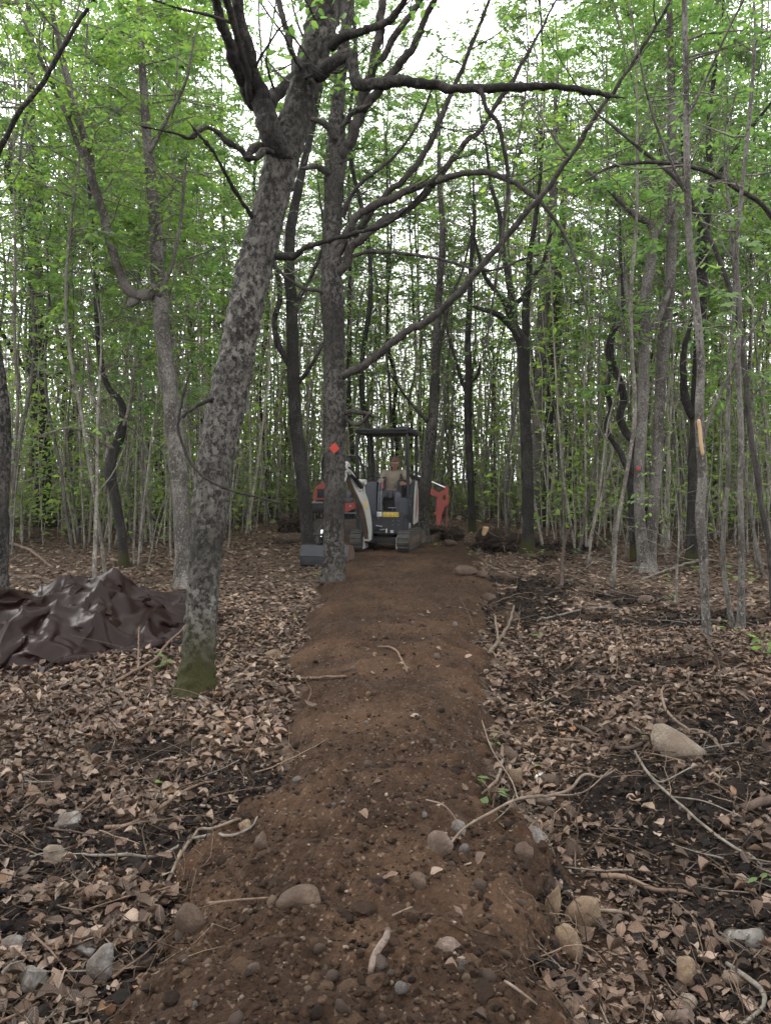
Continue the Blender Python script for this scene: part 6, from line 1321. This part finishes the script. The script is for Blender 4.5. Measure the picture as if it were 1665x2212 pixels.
stick([(1160, 1345, 3), (1240, 1328, 3, .02), (1310, 1322, 3, .03), (1400, 1330, 2)], 'w_grey', 'thin grey stick lying along the black soil patch')
stick([(1212, 1270, 5, .0), (1214, 1235, 5, .18), (1222, 1200, 4, .36), (1240, 1180, 3, .45)], 'w_dark', 'dark dead stub standing up from the churned ground')
stick([(800, 2115, 7), (810, 2075, 8), (830, 2040, 8), (838, 2020, 7)], 'st_pink', 'pale streak of root bedded in the dirt at the bottom of the trail', name='root', cat='root')
stick([(848, 1985, 3), (890, 1968, 3)], 'w_pale', 'tiny pale stick lying alone on the loose dirt')
stick([(1380, 1258, 3), (1440, 1240, 3, .05), (1520, 1225, 3, .1), (1600, 1235, 2, .08)], 'w_grey', 'pale dead branch lying in the leaves behind the slender stems')
stick([(0, 1170, 4), (60, 1200, 4, .1), (110, 1225, 3), (130, 1235, 2)], 'w_brown', 'long thin dead branch sloping down beyond the tarp')
log = stick([(1562, 2045, 22), (1600, 2048, 22), (1655, 2052, 22)], 'bark_grey', 'short cut log of smooth silvery bark lying near the bottom corner', name='log', cat='log')
# many little twigs
rs = np.random.RandomState(77); tw = []
for k_ in range(9):
    P = walk(1, 7, np.array([1 / 6]), rs, np.zeros((1, 3)), np.array([[1., 0, 0]]), .22)[0]; P[:, 2] *= .25; P -= P.mean(0)
    A = Acc(); A.put(*tube(P, np.linspace(.016, .006, 7), 5)); 
    for _ in range(rs.randint(1, 4)):
        i0_ = rs.randint(1, 6); d = rs.randn(1, 3); d[0, 2] = abs(d[0, 2]) * .4; d /= np.linalg.norm(d); Q_ = walk(1, 4, np.array([.09]), rs, P[i0_][None], d, .3)[0]; A.put(*tube(Q_, np.linspace(.008, .003, 4), 4))
    tw.append(A.mesh('fallen_twig', M[('w_pale', 'w_brown', 'w_grey', 'w_dark', 'w_brown', 'w_pale', 'w_grey', 'w_brown', 'w_dark')[k_]]))
c_ = 0
while c_ < 290:
    y_ = 1.9 * (16 / 1.9) ** rs.rand(); x_ = rs.uniform(-.58, .58) * y_; t_ = float(trail_in(x_, y_))
    if t_ > -.03 and rs.rand() < .98: continue
    L_ = rs.uniform(.12, .42) * (.8 + .04 * y_)
    lab = ('thin fallen twig among the dead leaves on the tarp side of the trail', 'fallen twigs on the tarp side') if x_ < 0 else ('thin fallen twig in the churned leaves and soil on the boulder side of the trail', 'fallen twigs on the boulder side')
    o = add('fallen_twig', tw[rs.randint(9)], None, (x_, y_, float(top_h(x_, y_)) + .03 + .02 * rs.rand()), lab[0], 'twig', lab[1])
    o.scale = (L_, L_ * (.7 + .5 * rs.rand()), L_); o.rotation_euler = (rs.randn() * .2, rs.randn() * .16, rs.rand() * 6.28); c_ += 1

# ------------------------------------------------------------------ upturned stumps and root balls at the end of the trail
def rootball(px, py, w, h, label, seed, cut=False, name='upturned_stump'):
    p = hit(px, py); sc = p[1] / F_PX; rs = np.random.RandomState(seed); V = ICO4[0].copy()
    V *= (1 + .35 * fbm(V[:, 0] * 2 + seed, V[:, 1] * 2, V[:, 2] * 2, 4) + .12 * fbm(V[:, 0] * 9, V[:, 1] * 9, V[:, 2] * 9 + seed, 2))[:, None]
    S_ = np.array([w, w * .7, h]) * sc * .5; V = V * S_; c0 = p + [0, S_[1] * .4, S_[2] * .7]
    o = add(name, me_from(name, V, None, ICO4[1], M['humusclod2']), None, c0, label, 'tree stump')
    n = 26; d = rs.randn(n, 3); d[:, 2] = np.abs(d[:, 2]) * .6; d[:, 1] -= .4; d /= np.linalg.norm(d, axis=1, keepdims=True)
    P = walk(n, 6, S_[0] * rs.uniform(.1, .22, n), rs, d * S_ * .8, d, .5, .05); A = Acc(); A.put(*tubes(P, (S_[0] * .04) * rs.uniform(.3, 1, (n, 1)) * np.linspace(1, .3, 6)[None], 5))
    rt = add('roots', A.mesh('roots', M['w_brown']), o); rt['kind'] = 'stuff'
    if cut: put('cut_wood', [cyl((-S_[0] * .35, -S_[1] * .3, S_[2] * .5), (-S_[0] * .30, -S_[1] * .55, S_[2] * 1.2), S_[0] * .26, 12, S_[0] * .20)], M['rawwood'], o)
    return o
M['humusclod2'] = stone_mat('root_soil', (.005, .004, .003), (.016, .011, .008), (.03, .018, .011), .25, .1)
rootball(1058, 1188, 62, 52, 'black upturned stump with a patch of fresh orange cut wood', 1, True)
rootball(1105, 1192, 80, 44, 'low heap of torn black roots at the foot of the dark forked tree', 2)
rootball(975, 1168, 46, 34, 'dark root ball between the orange arm and the upturned stump', 3)
rootball(935, 1160, 56, 30, 'brown clump of torn-up soil and roots beside the slim brown trunk', 4)
rootball(630, 1150, 60, 38, 'dark mossy hump at the foot of the mottled trunk by the bucket', 5)

# ------------------------------------------------------------------ seedlings and low green plants
def seedling(px, py, h, n, label, rs, leaf=.07, tpl=L4, mat_='leaf_bright', lean=0.0, cat='seedling', name='seedling', Y=None):
    p = hit(px, py); k = 3 if n > 4 else 1; root = empty(name, p, label, cat); A = Acc(); LB, LD = [], []
    for s_ in range(k):
        d = np.array([[rs.randn() * .35 + lean, rs.randn() * .35, 1.]]); P = walk(1, 6, np.array([h / 5 * rs.uniform(.7, 1.1)]), rs, np.zeros((1, 3)), d / np.linalg.norm(d), .25)[0]
        A.put(*tube(P, np.linspace(.0035, .0015, 6), 5))
        for m_ in range(max(2, n // k)):
            i0_ = rs.randint(2, 6); a = rs.rand() * 6.28; dd_ = np.array([math.cos(a), math.sin(a), .25 * rs.randn()]); st_ = P[i0_] + dd_ * .025; A.put(*tube(np.array([P[i0_], (P[i0_] + st_) / 2, st_]), np.full(3, .0012), 4)); LB.append(st_); LD.append(dd_)
    add('stem', A.mesh('stem', M['w_brown']), root); m = len(LB); LL = rs.uniform(.7, 1.15, m) * leaf
    for b_, d_, l_ in zip(LB, LD, LL):
        V, q_, t_, _ = leaves([b_], [d_ + np.array([0, 0, -.15])], [np.array([0, 0, 1.]) + rs.randn(3) * .25], l_, l_ * (.95 if tpl is LM else .58), tpl)
        add('leaf', me_from('leaf', V, q_, t_, M[mat_], smooth_=False), root)
    return root
rs = np.random.RandomState(88)
for a_ in ((684, 1262, .28, 16, 'leafy seedling clump at the foot of the tree with the larger red marker', .07, L4), (372, 1452, .16, 4, 'small bright green seedling beside the mossy beech foot', .085, LM), (333, 1700, .06, 3, 'tiny green seedling in the dark soil nearer than the mossy beech', .05, LM),
           (1155, 1385, .10, 3, 'single broad green leaf seedling beside the pale forked root', .075, LM), (1245, 1200, .22, 6, 'green seedling behind the dark standing stub', .09, LM), (1300, 1180, .22, 6, 'bright seedling in the leaves before the thicket', .09, LM),
           (1142, 1205, .2, 5, 'pale green seedling in front of the dark forked tree', .09, LM), (1165, 1200, .18, 5, 'darker seedling just beside the dark forked tree', .09, LM), (1020, 1205, .2, 8, 'green seedlings beside the upturned stump', .08, LM), (945, 1185, .16, 6, 'seedling by the excavator track', .07, LM),
           (1450, 1265, .18, 6, 'yellowish seedling near the pale twin trees', .08, LM), (1445, 1297, .15, 5, 'green seedling nearer than the pale twin trees', .07, LM), (1505, 1240, .26, 8, 'leafy seedling at the foot of the dark shaggy tree', .09, LM),
           (1640, 1425, .24, 22, 'ferny green plant at the frame edge by the slender stems', .10, L4), (1585, 1372, .12, 6, 'low green plant between the ferny one and the slender stem', .09, L4),
           (1395, 1600, .08, 4, 'little green sprig beside the weathered boulder', .06, L4), (1065, 1625, .16, 8, 'green twiggy sprout hanging over the trail edge', .05, L4), (1062, 1735, .12, 6, 'yellow-green lobed sprig on the trail edge', .08, L4), (1265, 1395, .07, 4, 'tiny green tuft among the pale leaves', .04, L4),
           (1172, 1680, .10, 2, 'single pale green leaf beside the scrap of white paper', .09, L4), (608, 1385, .06, 3, 'tiny seedling beyond the lone tan rock', .05, L4), (640, 1340, .07, 4, 'small seedling near the trail edge before the marker tree', .05, L4), (1640, 1930, .06, 3, 'tiny green sprout near the frame edge', .05, L4), (1595, 1280, .5, 12, 'broad-leaved young maple shoot between the thin grey saplings', .11, LM)):
    seedling(a_[0], a_[1], a_[2], a_[3], a_[4], rs, a_[5], a_[6])
# large maple leaves hanging in from the frame edge
mp = empty('maple_branch_tree', tuple(at(1740, 1250, 6.2) * [1, 1, 0] + [0, 0, float(gh(*at(1740, 1250, 6.2)[:2]))]), 'young maple at the frame edge, its broad bright leaves hanging into view', 'tree'); mb = np.array(mp.location)
P = catmull(np.array([mb, at(1745, 1100, 6.2), at(1730, 900, 6.2), at(1745, 700, 6.2), at(1740, 500, 6.2)]), .1); V, q_, t_ = tube(P, np.linspace(.022, .008, len(P)), 8); add('trunk', me_from('trunk', V - mb, q_, t_, M['bark_thin']), mp)
rs = np.random.RandomState(9)
for (a_, b_, c_) in (((1735, 760), (1690, 690), (1620, 650)), ((1735, 830), (1700, 720), (1640, 700)), ((1740, 560), (1700, 520), (1640, 500))):
    P = catmull(np.array([at(*a_, 6.2), at(*b_, 6.15), at(*c_, 6.1)]), .05); V, q_, t_ = tube(P, np.linspace(.006, .002, len(P)), 6); add('branch', me_from('branch', V - mb, q_, t_, M['bark_thin']), mp)
    for k_ in range(9):
        o_ = P[min(len(P) - 1, int(len(P) * (.35 + .65 * rs.rand())))] + rs.randn(3) * [.08, .08, .04]; l_ = rs.uniform(.09, .14)
        V, q_, t_, _ = leaves([o_], [np.array([rs.randn() - .5, -.5 * rs.rand(), -.5])], [np.array([rs.randn() * .4, -.5, 1.])], l_, l_, LM); add('leaf', me_from('leaf', V - mb, q_, t_, M['leaf_bright'], smooth_=False), mp)
# litter of people: a scrap of paper
t = NT('white_paper'); M['paper'] = t.done(t.pbr((.38, .38, .36), .7))
p = hit(1165, 1685); V = ICO2[0] * [.025, .015, .02] * (1 + .3 * np.random.RandomState(3).randn(len(ICO2[0]), 1)); add('paper_scrap', me_from('paper_scrap', V, None, ICO2[1], M['paper'], smooth_=False), None, p + [0, 0, .02], 'crumpled white scrap beside the brown flat rock at the trail edge', 'paper')
# moss cushion on the leaves

# ------------------------------------------------------------------ the pale damp air between the trees
hb = bmesh.new(); bmesh.ops.create_cube(hb, size=1)
for v in hb.verts: v.co = Vector((v.co.x * 496, v.co.y * 556 + 150, (v.co.z + .5) * 30 - 2.5))
hm_ = bpy.data.meshes.new('haze'); hb.to_mesh(hm_); hb.free()
hmt = bpy.data.materials.new('haze'); hmt.use_nodes = True; hn = hmt.node_tree.nodes; hn.clear()
ho = hn.new('ShaderNodeOutputMaterial'); hv = hn.new('ShaderNodeVolumePrincipled'); hv.inputs['Color'].default_value = (.90, .93, .92, 1); hv.inputs['Density'].default_value = HAZE; hv.inputs['Anisotropy'].default_value = .2
hmt.node_tree.links.new(hv.outputs[0], ho.inputs['Volume']); hm_.materials.append(hmt)
add('haze', hm_, kind='stuff')
